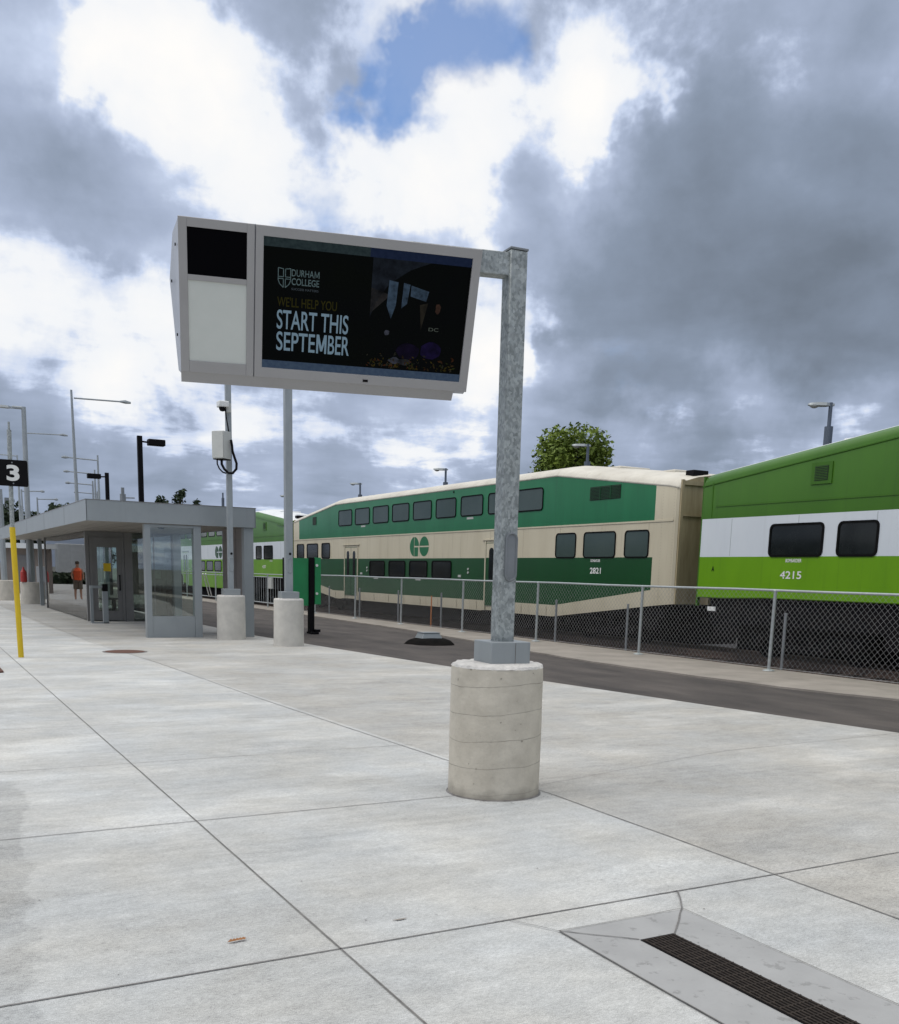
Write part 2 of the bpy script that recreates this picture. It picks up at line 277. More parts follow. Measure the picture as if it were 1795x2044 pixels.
def formed():            # board-form lines and bug holes of the cast base, in its own coordinates
    m = mat('cast_base_concrete', (.545, .505, .425), (.42, .385, .32), 6, .85, bump=.3, bscale=25, obj=True); l = m.node_tree.links
    b = m.node_tree.nodes['Principled BSDF']; old = b.inputs['Base Color'].links[0].from_socket
    tc = mnode(m, 'ShaderNodeTexCoord'); s = mnode(m, 'ShaderNodeSeparateXYZ'); l.new(tc.outputs['Object'], s.inputs[0])
    def X(op, a, b_=None, c=None):
        n = mnode(m, 'ShaderNodeMath', operation=op)
        for i, v in enumerate((a, b_, c)):
            if v is None: continue
            if isinstance(v, (int, float)): n.inputs[i].default_value = v
            else: l.new(v, n.inputs[i])
        return n.outputs[0]
    t = X('MULTIPLY_ADD', s.outputs[0], -.055, s.outputs[2]); t = X('MULTIPLY_ADD', s.outputs[1], .03, t)
    nw = mnode(m, 'ShaderNodeTexNoise'); nw.inputs['Scale'].default_value = 3.0; nw.inputs['Detail'].default_value = 3; l.new(tc.outputs['Object'], nw.inputs['Vector'])
    t = X('MULTIPLY_ADD', nw.outputs[0], .05, t)
    fr = X('FRACT', X('DIVIDE', X('ADD', t, -.060), .197)); line = X('LESS_THAN', fr, .030)
    n = mnode(m, 'ShaderNodeTexNoise'); n.inputs['Scale'].default_value = 24; n.inputs['Detail'].default_value = 1; l.new(tc.outputs['Object'], n.inputs['Vector'])
    hole = X('GREATER_THAN', n.outputs[0], .765)
    n3 = mnode(m, 'ShaderNodeTexNoise'); n3.inputs['Scale'].default_value = 11; n3.inputs['Detail'].default_value = 4; l.new(tc.outputs['Object'], n3.inputs['Vector'])
    ln = X('MULTIPLY', line, X('MULTIPLY', n3.outputs[0], .85))
    # uneven darker band low down on the base
    low = mnode(m, 'ShaderNodeMapRange'); l.new(X('ADD', s.outputs[2], X('MULTIPLY', n3.outputs[0], -.12)), low.inputs[0])
    for i, v in enumerate((-.06, .03, .55, 0)): low.inputs[i + 1].default_value = v
    f = X('MAXIMUM', X('MAXIMUM', ln, X('MULTIPLY', hole, .55)), low.outputs[0])
    mi = mnode(m, 'ShaderNodeMix', data_type='RGBA'); l.new(f, mi.inputs[0]); l.new(old, mi.inputs[6]); mi.inputs[7].default_value = (.13, .12, .10, 1); l.new(mi.outputs[2], b.inputs['Base Color'])
    return m
M['formed'] = formed()
def pane():
    m = bpy.data.materials.new('clear_glass'); m.use_nodes = True; n = m.node_tree.nodes; l = m.node_tree.links
    for q in list(n):
        if q.type == 'BSDF_PRINCIPLED': n.remove(q)
    tr = n.new('ShaderNodeBsdfTransparent'); tr.inputs[0].default_value = (.86, .92, .89, 1); gl = n.new('ShaderNodeBsdfGlossy'); gl.inputs['Roughness'].default_value = .01
    fr = n.new('ShaderNodeFresnel'); fr.inputs[0].default_value = 2.1; mx_ = n.new('ShaderNodeMixShader'); l.new(fr.outputs[0], mx_.inputs[0]); l.new(tr.outputs[0], mx_.inputs[1]); l.new(gl.outputs[0], mx_.inputs[2])
    l.new(mx_.outputs[0], [q for q in n if q.type == 'OUTPUT_MATERIAL'][0].inputs[0]); return m
M['pane'] = pane()

# ------------------------------------------------------------------ mesh helpers
class MB:
    def __init__(s): s.v = []; s.f = []; s.m = []
    def face(s, idx, m=0): s.f.append(tuple(idx)); s.m.append(m)
    def poly(s, pts, m=0):
        b = len(s.v); s.v += [tuple(p) for p in pts]; s.face(range(b, b + len(pts)), m); return s
    def box(s, x0, x1, y0, y1, z0, z1, m=0):
        b = len(s.v)
        s.v += [(x, y, z) for z in (z0, z1) for y in (y0, y1) for x in (x0, x1)]
        for q in ((0, 2, 3, 1), (4, 5, 7, 6), (0, 1, 5, 4), (2, 6, 7, 3), (0, 4, 6, 2), (1, 3, 7, 5)): s.face([b + i for i in q], m)
        return s
    def extr(s, pts, vec, m=0):
        b = len(s.v); n = len(pts); vec = Vector(vec)
        s.v += [tuple(p) for p in pts] + [tuple(Vector(p) + vec) for p in pts]
        s.face(list(range(b, b + n))[::-1], m); s.face(range(b + n, b + 2 * n), m)
        for i in range(n): j = (i + 1) % n; s.face((b + i, b + j, b + n + j, b + n + i), m)
        return s
    def tube(s, pts, r, n=8, m=0, cap=True):
        pts = [Vector(p) for p in pts]; rs = r if isinstance(r, (list, tuple)) else [r] * len(pts); b = len(s.v); pu = None
        for i, p in enumerate(pts):
            t = (pts[min(i + 1, len(pts) - 1)] - pts[max(i - 1, 0)]).normalized()
            if pu is None: pu = t.orthogonal().normalized()
            pu = (pu - t * pu.dot(t)).normalized(); q = t.cross(pu)
            for k in range(n):
                a = 2 * math.pi * k / n + math.pi / n
                s.v.append(tuple(p + (pu * math.cos(a) + q * math.sin(a)) * rs[i]))
        for i in range(len(pts) - 1):
            for k in range(n):
                k2 = (k + 1) % n; s.face((b + i * n + k, b + i * n + k2, b + (i + 1) * n + k2, b + (i + 1) * n + k), m)
        if cap: s.face([b + k for k in range(n)][::-1], m); s.face([b + (len(pts) - 1) * n + k for k in range(n)], m)
        return s
    def lathe(s, c, prof, n=48, m=0, wob=0):
        b = len(s.v)
        for r, z in prof:
            for k in range(n):
                a = 2 * math.pi * k / n; rr = r + (wob * mnoise.noise(Vector((math.cos(a) * 3, math.sin(a) * 3, z * 4))) if wob else 0)
                s.v.append((c[0] + rr * math.cos(a), c[1] + rr * math.sin(a), c[2] + z))
        for i in range(len(prof) - 1):
            for k in range(n): k2 = (k + 1) % n; s.face((b + i * n + k, b + i * n + k2, b + (i + 1) * n + k2, b + (i + 1) * n + k), m)
        s.face([b + k for k in range(n)][::-1], m); s.face([b + (len(prof) - 1) * n + k for k in range(n)], m); return s
    def build(s, name, mats, parent=None, smooth=True, bevel=0, loc=(0, 0, 0), rot=None):
        me = bpy.data.meshes.new(name); me.from_pydata(s.v, [], s.f); me.update()
        for mm in (mats if isinstance(mats, (list, tuple)) else [mats]): me.materials.append(M[mm] if isinstance(mm, str) else mm)
        me.polygons.foreach_set('material_index', s.m)
        bmm = bmesh.new(); bmm.from_mesh(me); bmesh.ops.recalc_face_normals(bmm, faces=bmm.faces); bmm.to_mesh(me); bmm.free()
        if smooth:
            me.shade_smooth(); me.set_sharp_from_angle(angle=R(32))
        o = bpy.data.objects.new(name, me); col.objects.link(o)
        if parent: o.parent = parent
        o.location = loc
        if rot: o.rotation_euler = rot
        if bevel:
            bv = o.modifiers.new('bevel', 'BEVEL'); bv.width = bevel; bv.segments = 2; bv.limit_method = 'ANGLE'
        return o
def tag(o, label=None, cat=None, group=None, kind=None):
    if label: o['label'] = label
    if cat: o['category'] = cat
    if group: o['group'] = group
    if kind: o['kind'] = kind
    return o
def thing(name, label, cat, loc=(0, 0, 0), group=None, rz=0):
    o = bpy.data.objects.new(name, None); col.objects.link(o); o.location = loc; o.rotation_euler = (0, 0, rz); o.empty_display_size = .2
    return tag(o, label, cat, group)
def kids(o): return [c for c in bpy.data.objects if c.parent == o]
def copy_tree(o, parent=None):
    c = o.copy(); col.objects.link(c); c.parent = parent
    for ch in kids(o): copy_tree(ch, c)
    return c
def frame(o, x, y, z): return Matrix((Vector(x), Vector(y), Vector(z))).transposed().to_4x4(), Vector(o)
def text(name, s, size_h, width, origin, ax, ay, mt, parent, thick=.001, center=False, bold=0.0):
    """lettering as a mesh: cap height size_h, total width 'width', lower left at origin"""
    cu = bpy.data.curves.new(name, 'FONT'); cu.body = s; cu.size = 1; cu.extrude = 0; cu.offset = bold
    o = bpy.data.objects.new(name, cu); col.objects.link(o); dg = bpy.context.evaluated_depsgraph_get(); me = bpy.data.meshes.new_from_object(o.evaluated_get(dg))
    bpy.data.objects.remove(o); xs = [v.co.x for v in me.vertices]; ys = [v.co.y for v in me.vertices]
    ax, ay = Vector(ax).normalized(), Vector(ay).normalized(); az = ax.cross(ay); sx = width / (max(xs) - min(xs)); sy = size_h / (max(ys) - min(ys))
    for v in me.vertices:
        p = Vector(origin) + ax * ((v.co.x - min(xs)) * sx - (width / 2 if center else 0)) + ay * ((v.co.y - min(ys)) * sy) + az * thick
        v.co = p
    me.materials.clear(); me.materials.append(M[mt] if isinstance(mt, str) else mt)
    ob = bpy.data.objects.new(name, me); col.objects.link(ob); ob.parent = parent; return ob

# ------------------------------------------------------------------ ground, paving
def struct(name, mb, m, **k): return tag(mb.build(name, m, **k), kind='structure')
struct('ground', MB().poly([(-900, -900, -.6), (900, -900, -.6), (900, 1200, -.6), (-900, 1200, -.6)]), 'ground')
edge = [(13.5, -25), (12.0, -12), (10.75, 0), (10.05, 3.5), (9.55, 7.01), (9.1, 9.8), (8.68, 12.67), (8.37, 15.28), (7.95, 19.3), (7.55, 23.6), (7.5, 26.4), (7.5, 60)]
pv = MB(); top = [(-30, -25, 0)] + [(x, y, 0) for x, y in edge] + [(7.5, 90, 0), (-30, 90, 0)]
pv.extr([(x, y, -.25) for x, y, z in top], (0, 0, .25))
struct('pavement', pv, 'floor', smooth=False)
struct('asphalt_path', MB().poly([(x - .15, y, -.035) for x, y in edge] + [(7.3, 95, -.035), (14.0, 95, -.035), (14.0, -25, -.035)]), 'asphalt')
cs = [(14.35, -25), (14.4, 95)]
ke = [(13.4, -25), (12.9, 0), (12.47, 9.2), (12.19, 10.1), (12.01, 11.0), (11.91, 12.1), (11.8, 13.7), (11.74, 15.5), (11.95, 18.2), (12.35, 21), (12.85, 26), (13.1, 35), (13.15, 95)]
kk = []
for (xa, ya), (xb, yb) in zip(ke, ke[1:]):
    n_ = max(1, int((yb - ya) / .25)) if yb < 40 else 4
    kk += [(xa + (xb - xa) * i / n_ + .035 * mnoise.noise(Vector((0, ya + (yb - ya) * i / n_, 3)) * 1.3) + .012 * mnoise.noise(Vector((5, (ya + (yb - ya) * i / n_) * 6, 0))), ya + (yb - ya) * i / n_) for i in range(n_)]
st = MB(); st.extr([(x, y, -.3) for x, y in kk] + [(13.15, 95, -.3), (14.35, 95, -.3), (14.3, -25, -.3)], (0, 0, .295))
struct('concrete_kerb', st, 'strip', smooth=False)
struct('trackside_verge', MB().poly([(14.25, -25, -.09), (15.1, -25, -.2), (15.1, 95, -.2), (14.25, 95, -.09)]), 'dirt')
struct('ballast', MB().poly([(15.1, -60, -.2), (15.6, -60, -.33), (15.6, 150, -.33), (15.1, 150, -.2)]).poly([(15.6, -60, -.33), (40, -60, -.33), (40, 150, -.33), (15.6, 150, -.33)]), 'ballast')
# joints: saw cuts laid as thin dark strips
jt = MB()
def strip(p, q, w, n=24, amp=.002):
    p, q = Vector((*p, .004)), Vector((*q, .004)); t = (q - p).normalized(); s_ = Vector((-t.y, t.x, 0)); b = len(jt.v)
    for i in range(n + 1):
        c = p.lerp(q, i / n); a = mnoise.noise(c * 3) * amp; ww = w * (.75 + .5 * abs(mnoise.noise(c * 5)))
        jt.v += [tuple(c + s_ * (a - ww / 2)), tuple(c + s_ * (a + ww / 2))]
    for i in range(n): jt.face((b + 2 * i, b + 2 * i + 2, b + 2 * i + 3, b + 2 * i + 1))
strip((1.55, -20), (1.55, 3), .011); strip((1.55, 3), (1.555, 21), .011, 80); strip((1.555, 21), (1.57, 60), .011, 40)
B = [(4.15, -20), (4.15, 3.0), (4.153, 5.9), (4.07, 7.4), (3.97, 9.3), (3.85, 12), (3.7, 17.1), (3.41, 21.9), (3.19, 41.8), (3.15, 60)]
for a, b in zip(B, B[1:]): strip(a, b, .010, max(4, int((b[1] - a[1]) * 5)), .006)
for y, w_ in ((-1.2, .01), (1.3, .01), (3.733, .011), (6.15, .009), (8.24, .006), (10.4, .006), (12.5, .005), (14.4, .005), (16.8, .005), (19.2, .005), (21.5, .005), (24, .005)):
    strip((-12, y), (4.15 if y > 4 else 4.15, y), w_, 60)
strip((4.15, 3.733), (10.05, 3.80), .010, 40); strip((4.153, 6.2), (6.75, 6.85), .004, 20); strip((6.75, 6.85), (9.58, 7.0), .006, 20)
strip((4.15, 1.2), (10.5, 1.3), .01, 40); strip((3.6, 23.0), (7.5, 23.0), .01, 20)
for y in (-3.6, -6, -8.4): strip((-12, y), (11, y), .01, 50)
tag(jt.build('paving_joints', 'joint'), kind='structure')

# trench drain and its apron in the foreground
dr = thing('trench_drain', 'long dark slotted trench drain set in grey concrete in the near corner', 'drain', (2.9, 2.0, 0))
ap = MB()
ap.poly([(2.53, 3.50, .004), (3.27, 3.50, .004), (3.27, -6, .004), (2.53, -6, .004)])
ap.build('apron', 'apron', dr, loc=(-2.9, -2.0, 0))
jb = MB()
def js(p, q, w, z=.008):
    p, q = Vector((*p, z)), Vector((*q, z)); t = (q - p).normalized(); s_ = Vector((-t.y, t.x, 0)) * w / 2; n = 14
    for i in range(n):
        a, b = p.lerp(q, i / n), p.lerp(q, (i + 1) / n); wa = .7 + .6 * abs(mnoise.noise(a * 9)); ja = s_ * mnoise.noise(a * 7) * 1.2; jb_ = s_ * mnoise.noise(b * 7) * 1.2
        jb.poly([a - s_ * wa + ja, b - s_ * wa + jb_, b + s_ * wa + jb_, a + s_ * wa + ja])
js((2.53, 3.5), (3.27, 3.5), .006); js((2.53, 3.5), (2.53, -6), .009); js((3.27, 3.5), (3.27, -6), .006); js((2.53, 3.5), (2.80, 3.26), .007); js((2.99, 3.24), (3.27, 3.5), .009); js((3.27, 3.5), (3.44, 3.73), .009); js((2.53, 3.5), (2.40, 3.73), .006)
jb.build('apron_joint', 'joint', dr, loc=(-2.9, -2.0, 0))
gr = MB(); gr.box(2.80, 2.99, -6, 3.25, .005, .0085)
gr.build('channel', 'black', dr, loc=(-2.9, -2.0, 0))
gr = MB()
y = 3.235
for k in range(9): x = 2.806 + k * .0208; gr.box(x, x + .0085, -6, 3.24, .0087, .0125)
while y > -2: gr.box(2.803, 2.988, y - .006, y, .0087, .0118); y -= .052
gr.build('grating', 'grate', dr, loc=(-2.9, -2.0, 0), smooth=False)

# small ground details
mh = thing('manhole_cover', 'rusty round iron cover set flush in the paving before the shelter', 'manhole cover', (3.62, 19.45, 0))
MB().lathe((0, 0, 0), [(.36, .0), (.36, .008), (.33, .012), (0.01, .014)], 40).build('cover', 'rust', mh)
MB().lathe((0, 0, 0), [(.41, .0), (.41, .005), (.35, .006)], 40).build('rim', 'joint', mh)
rp = MB().extr([(.9, 15.8, .002), (1.22, 16.0, .002), (1.22, 18.3, .002), (.9, 18.4, .002)], (0, 0, .02)); tag(rp.build('access_plate', 'rust'), 'rust-red steel plate cut off by the left edge of the photo, on the paving', 'plate')
lf = MB()
for i in range(5): a = i * .5; lf.poly([(1.15 + .014 * i - .018, 4.0 + .004 * i, .006), (1.15 + .014 * i, 3.988, .012), (1.165 + .014 * i, 4.0 + .004 * i, .007), (1.15 + .014 * i, 4.010, .016)])
tag(lf.build('dry_leaf', 'asphaltlift'), 'small brown dry leaf lying on the pale paving in the foreground', 'leaf')
mk = MB(); pts = [(1.94 + .035 * math.cos(a) * (1 + .3 * math.sin(3 * a)), 3.95 + .008 * math.sin(a), .005) for a in [i * .524 for i in range(12)]]; mk.poly(pts)
tag(mk.build('pavement_mark', 'strip'), kind='structure')

# ------------------------------------------------------------------ the big display sign
TH5, THS, PH = R(5), R(14.0), R(21.0)
pc = Vector((3.84, 6.19, 0))
bs = thing('concrete_base', 'tall cylindrical concrete base with form lines under the large display screen', 'concrete base', (pc.x - .035, pc.y, 0), 'cylindrical concrete pole bases')
prof = [(.345, -.05), (.343, .0)] + [(.342 - .0001 * i, .05 * i) for i in range(1, 19)] + [(.339, .925), (.336, .945)]
MB().lathe((0, 0, 0), prof, 72, wob=.004).build('shaft', 'formed', bs)
MB().lathe((0, 0, 0), [(.358, .0), (.355, .003), (.344, .007)], 64, wob=.01).build('contact_shadow_ring', 'joint', bs)  # thin dark ring on the paving, stands in for the base's contact shadow
gt_ = MB(); rg = random.Random(3)
for i in range(90):
    a = rg.uniform(0, 6.28); r_g = .37 + abs(rg.gauss(0, .07)); s_g = rg.uniform(.002, .006); x, y = pc.x - .035 + r_g * math.cos(a), pc.y + r_g * math.sin(a)
    gt_.poly([(x - s_g, y, .004), (x, y - s_g, .004), (x + s_g, y + s_g * .3, .004), (x, y + s_g, .004)])
for i in range(160):
    x, y = rg.uniform(-.2, 7.5), rg.uniform(2.4, 11); s_g = rg.uniform(.002, .007); gt_.poly([(x - s_g, y, .004), (x, y - s_g, .004), (x + s_g, y + s_g * .3, .004), (x, y + s_g, .004)])
tag(gt_.build('grit', 'joint', smooth=False), kind='stuff')
lip = MB(); n = 72
for ring, (r, z) in enumerate([(.337, .943), (.328, .962), (.30, .972), (.15, .975), (.01, .975)]):
    for k in range(n):
        a = 2 * math.pi * k / n; j = .011 * mnoise.noise(Vector((math.cos(a) * 7, math.sin(a) * 7, ring * .7))) if ring < 3 else 0
        lip.v.append(((r + j) * math.cos(a), (r + j) * math.sin(a), z + j * .8))
for i in range(4):
    for k in range(n): lip.face((i * n + k, i * n + (k + 1) % n, (i + 1) * n + (k + 1) % n, (i + 1) * n + k))
lip.build('mortar_cap', 'lip', bs)

sg = thing('display_sign', 'large tilted digital display reading START THIS SEPTEMBER on a galvanised pole', 'digital sign', (pc.x, pc.y, .97))
off = (-pc.x, -pc.y, -.97)
def rbox(mb, c, th, hx, hy, z0, z1, m=0):
    u = Vector((math.cos(th), -math.sin(th), 0)); n_ = Vector((math.sin(th), math.cos(th), 0)); p = [c + u * a * hx + n_ * b * hy for a, b in ((-1, -1), (1, -1), (1, 1), (-1, 1))]
    mb.extr([(q.x, q.y, z0) for q in p], (0, 0, z1 - z0), m)
mb = MB(); rbox(mb, pc, TH5, .065, .065, .975, 3.79); mb.build('pole', 'galv', sg, loc=off, bevel=.008)
mb = MB(); rbox(mb, pc, TH5, .069, .069, 3.791, 3.806); mb.build('pole_cap', 'steel', sg, loc=off, bevel=.003)
mb = MB(); rbox(mb, pc, TH5, .158, .150, .97, 1.13); co_ = mb.build('base_shroud', 'alu', sg, loc=off, bevel=.006)
u5 = Vector((math.cos(TH5), -math.sin(TH5), 0)); n5 = Vector((-math.sin(TH5), -math.cos(TH5), 0))
sm = MB(); q = pc + n5 * .1505 + u5 * .035; sm.extr([tuple(q + u5 * a + Vector((0, 0, z))) for a, z in ((-.0015, .975), (.0015, .975), (.0015, 1.125), (-.0015, 1.125))], tuple(n5 * .002)); sm.build('seam', 'joint', co_)
# hand hole cover on the front face
def capsule(c, u, v, hw, hh, n=10): 
    pts = []
    for i in range(n + 1): a = math.pi * i / n; pts.append(c + u * hw * math.cos(a) + v * (hh - hw + hw * math.sin(a)))
    for i in range(n + 1): a = math.pi + math.pi * i / n; pts.append(c + u * hw * math.cos(a) + v * (-(hh - hw) + hw * math.sin(a)))
    return pts
def handhole(parent, c, u, n_, hw, hh, loc, mt='galv'):
    k = Vector((0, 0, 1)); mb = MB(); outer = capsule(c, u, k, hw, hh); inner = [p + n_ * .018 for p in capsule(c, u, k, hw * .78, hh - hw * .22)]; inner2 = [p + n_ * .006 for p in capsule(c, u, k, hw * .62, hh - hw * .38)]
    mid = [p + n_ * .016 for p in capsule(c, u, k, hw * .95, hh - hw * .05)]
    nn = len(outer); b = len(mb.v); mb.v += [tuple(p) for p in outer + mid + inner + inner2]
    for r_ in range(3):
        for i in range(nn): j = (i + 1) % nn; mb.face((b + r_ * nn + i, b + r_ * nn + j, b + (r_ + 1) * nn + j, b + (r_ + 1) * nn + i))
    mb.face([b + 3 * nn + i for i in range(nn)])
    return mb.build('hand_hole_cover', mt, parent, loc=loc)
handhole(sg, pc + n5 * .065 + Vector((0, 0, 1.735)) + u5 * .012, u5, n5, .05, .175, off, 'steel')
# arm
uS = Vector((math.cos(THS), -math.sin(THS), 0)); nS = Vector((-math.sin(THS), -math.cos(THS), 0)); k3 = Vector((0, 0, 1))
mb = MB(); a0 = pc - uS * .05; a1 = pc - uS * .75
mb.extr([tuple(a0 + nS * s_ * .05 + k3 * z) for s_, z in ((-1, 3.625), (1, 3.625), (1, 3.775), (-1, 3.775))], tuple(a1 - a0)); mb.build('arm', 'galv', sg, loc=off, bevel=.005)
# housing profile, extruded along uS. coordinates (n, z)
z0s, H, Wd, xl = 2.866, .897, 1.931, -2.242
fb = (-.06, z0s); ft = (-.06 + H * math.sin(PH), z0s + H * math.cos(PH))
prof = [fb, ft, (ft[0] - .28, ft[1] - .012), (ft[0] - .47, ft[1] - .27), (ft[0] - .46, z0s + .1), (fb[0] - .05, z0s - .055)]
prof = [(ft[0], ft[1]), (ft[0] - .30, ft[1] - .01), (-.24, z0s + .60), (-.16, z0s + .02), (-.10, z0s - .01), fb]
def pt(x, n_, z): return pc + uS * x + nS * n_ + k3 * z
tilt_v = (nS * math.sin(PH) + k3 * math.cos(PH)).normalized(); tilt_n = uS.cross(tilt_v)
if tilt_n.dot(nS) < 0: tilt_n = -tilt_n
mb = MB(); spl = (0, -.040, -.066, -.022, -.004, 0)
Lc = [pt(xl + .006 + s_, a, b) - tilt_n * .012 for (a, b), s_ in zip(prof, spl)]; Rc = [pt(xl + Wd - .006, a, b) - tilt_n * .012 for a, b in prof]
mb.poly(Lc); mb.poly(Rc[::-1])
for i in range(6): j = (i + 1) % 6; mb.poly([Lc[i], Rc[i], Rc[j], Lc[j]])
hs = mb.build('housing', 'housing_side', sg, loc=off, smooth=False)
# underside skirt below the doors
mb = MB(); mb.extr([tuple(pt(xl, a, b)) for a, b in ((-.063, z0s - .001), (-.115, z0s - .057), (-.20, z0s - .03), (-.17, z0s + .03))], tuple(uS * (Wd - .09))); mb.build('underside_trim', 'housing', sg, loc=off, smooth=False)
P0 = pt(xl, *fb)                               # lower left corner of the front plane
def F(x, y, d=0): return P0 + uS * x + tilt_v * y + tilt_n * d
def fbox(mb, x0, x1, y0, y1, d0, d1, m=0): mb.extr([tuple(F(x, y, d0)) for x, y in ((x0, y0), (x1, y0), (x1, y1), (x0, y1))], tuple(tilt_n * (d1 - d0)), m)
def ring(mb, X0, X1, Y0, Y1, x0, x1, y0, y1, d0, d1):
    o_ = [(X0, Y0), (X1, Y0), (X1, Y1), (X0, Y1)]; i_ = [(x0, y0), (x1, y0), (x1, y1), (x0, y1)]; b = len(mb.v)
    for d in (d0, d1): mb.v += [tuple(F(x, y, d)) for x, y in o_] + [tuple(F(x, y, d)) for x, y in i_]
    for j in range(4):
        k = (j + 1) % 4
        mb.face((b + j, b + k, b + 4 + k, b + 4 + j)); mb.face((b + 8 + j, b + 8 + k, b + 12 + k, b + 12 + j)); mb.face((b + j, b + k, b + 8 + k, b + 8 + j)); mb.face((b + 4 + j, b + 4 + k, b + 12 + k, b + 12 + j))
XS = .465                                       # split between the two doors
mb = MB(); ring(mb, .0, XS, 0, H, .055, XS - .052, .07, .545, -.012, .012); fbox(mb, .055, XS - .052, .545, .578, -.012, .012)
mb2 = MB()
# side door: one frame with two openings (built from bars)
sd_ = MB()
for a in ((.0, .053, 0, H), (XS - .050, XS - .003, 0, H), (.053, XS - .050, 0, .07), (.053, XS - .050, .548, .580), (.053, XS - .050, .845, H)): fbox(sd_, *a, -.012, .010)
fr1 = sd_.build('side_door', 'housing', sg, loc=off, bevel=.002)
mb = MB(); fbox(mb, .053, XS - .050, .07, .548, -.010, .002); mb.build('white_panel', 'white_panel', fr1)
mb = MB(); fbox(mb, .053, XS - .050, .580, .845, -.010, .001); mb.build('dark_display', 'black_gloss', fr1)
md = MB(); SX0, SX1, SY0, SY1 = XS + .052, Wd - .058, .062, H - .058
ring(md, XS + .003, Wd, 0, H, SX0, SX1, SY0, SY1, -.012, .010)
fr2 = md.build('main_door', 'housing', sg, loc=off, bevel=.002)
mb = MB(); fbox(mb, SX0, SX1, SY0, SY1, -.011, -.004); scn = mb.build('screen', 'screen', sg, loc=off)
mb = MB(); fbox(mb, XS + .73, XS + .765, .018, .033, .0105, .013); mb.build('sensor', 'black', fr2)
def em(name, c, s=1.0, c2=None, scale=40):
    if name.startswith('pic_') and 'print' not in name: c2 = tuple(v * .12 for v in c); scale = 16; c = tuple(v * .75 for v in c)
    m = mat(name, c, c2 or c, scale, .5, emit=s, spec=.03); b = m.node_tree.nodes['Principled BSDF']
    for l_ in list(b.inputs['Base Color'].links): m.node_tree.links.remove(l_)
    b.inputs['Base Color'].default_value = (.002, .002, .003, 1); return m
SW, SH = SX1 - SX0, SY1 - SY0
def S(x, y, d=0): return F(SX0 + x * SW, SY0 + y * SH, -.0035 + d)
def spoly(name, pts, m, d=.0006): mb = MB(); mb.extr([tuple(S(x, y, d)) for x, y in pts], tuple(tilt_n * .0003)); return mb.build(name, m, scn)
def slot(mb, pts, d): mb.extr([tuple(S(x, y, d)) for x, y in pts], tuple(tilt_n * .0003))
ebar = em('band_blue_grey', (.022, .036, .066), 1.0, (.035, .055, .085)); ebar2 = em('band_grey_green', (.008, .014, .016), 1.0, (.018, .028, .030))
spoly('lower_band', [(0, .0), (1, .0), (1, .062), (0, .062)], ebar)
spoly('upper_band', [(0, .93), (.5, .93), (.5, 1), (0, 1)], ebar2); spoly('upper_band', [(.5, .93), (1, .93), (1, 1), (.5, 1)], em('band_navy', (.004, .008, .022), 1.0, (.007, .012, .03)))
# the dim advertisement picture
spoly('picture', [(.515, .93), (.80, .93), (.70, .86), (.60, .74), (.545, .60), (.515, .47)], em('pic_grey', (.010, .014, .020), 1, (.018, .022, .026), 60))
spoly('picture', [(.515, .70), (.60, .66), (.595, .63), (.515, .50)], em('pic_tan', (.022, .021, .02)))
pb = em('pic_sky', (.045, .075, .115))
for q in ([(.60, .77), (.645, .76), (.640, .58), (.620, .47), (.595, .57)], [(.672, .76), (.705, .75), (.695, .60), (.668, .56)], [(.71, .745), (.80, .71), (.79, .63), (.71, .66)]): spoly('picture', q, pb, .0009)
spoly('picture', [(.76, .60), (.80, .62), (.775, .40)], em('pic_path', (.02, .018, .012)), .0009)
def blob(name, cx, cy, rx, ry, m, d=.0012, n=14, j=.2):
    spoly(name, [(cx + rx * math.cos(a) * (1 + random.uniform(-j, j)), cy + ry * math.sin(a) * (1 + random.uniform(-j, j))) for a in [2 * math.pi * i / n for i in range(n)]], m, d)
blob('picture', .835, .24, .055, .075, em('pic_purple', (.007, .004, .030)), j=.1); blob('picture', .72, .22, .06, .07, em('pic_dusk', (.004, .002, .012)), j=.1)
blob('picture', .853, .58, .014, .04, em('pic_face', (.045, .024, .016))); blob('picture', .655, .135, .03, .028, em('pic_stone', (.05, .055, .075))); blob('picture', .70, .13, .04, .025, em('pic_stone2', (.03, .032, .036)))
blob('picture', .605, .36, .013, .022, em('pic_spot', (.05, .055, .075)))
lfm = [em('pic_leaf%d' % i, c) for i, c in enumerate(((.045, .016, .004), (.045, .035, .003), (.018, .024, .004), (.035, .022, .006), (.02, .02, .014)))]
for i in range(5):
    mb = MB()
    for j in range(26):
        x = .515 + random.random() * .46; y = .075 + abs(random.gauss(0, .045)); r = random.uniform(.004, .012); a = random.random() * 6
        slot(mb, [(x + r * math.cos(a + q * 1.57) * (1 if q % 2 else .45), y + r * 1.6 * math.sin(a + q * 1.57) * (1 if q % 2 else .45)) for q in range(4)], .0014 + i * .0004)
    mb.build('picture_leaves', lfm[i], scn)
e_w = em('ad_white', (.13, .195, .24), 1, (.10, .15, .20), 90); e_y = em('ad_yellow', (.021, .019, .002), 1, (.010, .010, .001), 60); e_g = em('ad_grey', (.075, .11, .115), 1, (.03, .045, .05), 90)
def glyph_M(x, y, w_, h, st_, m):
    g = MB(); asp = SW / SH
    for a in ([(0, 0), (st_, 0), (st_, h), (0, h)], [(w_ - st_, 0), (w_, 0), (w_, h), (w_ - st_, h)], [(0, h), (st_ * 1.25, h), (w_ / 2 + st_ * .5, h * .12), (w_ / 2 - st_ * .5, h * .12)], [(w_, h), (w_ - st_ * 1.25, h), (w_ / 2 - st_ * .5, h * .12), (w_ / 2 + st_ * .5, h * .12)]):
        slot(g, [(x + p, y + q) for p, q in a], .0006 + .0004 * random.random())
    g.build('lettering', m, scn)
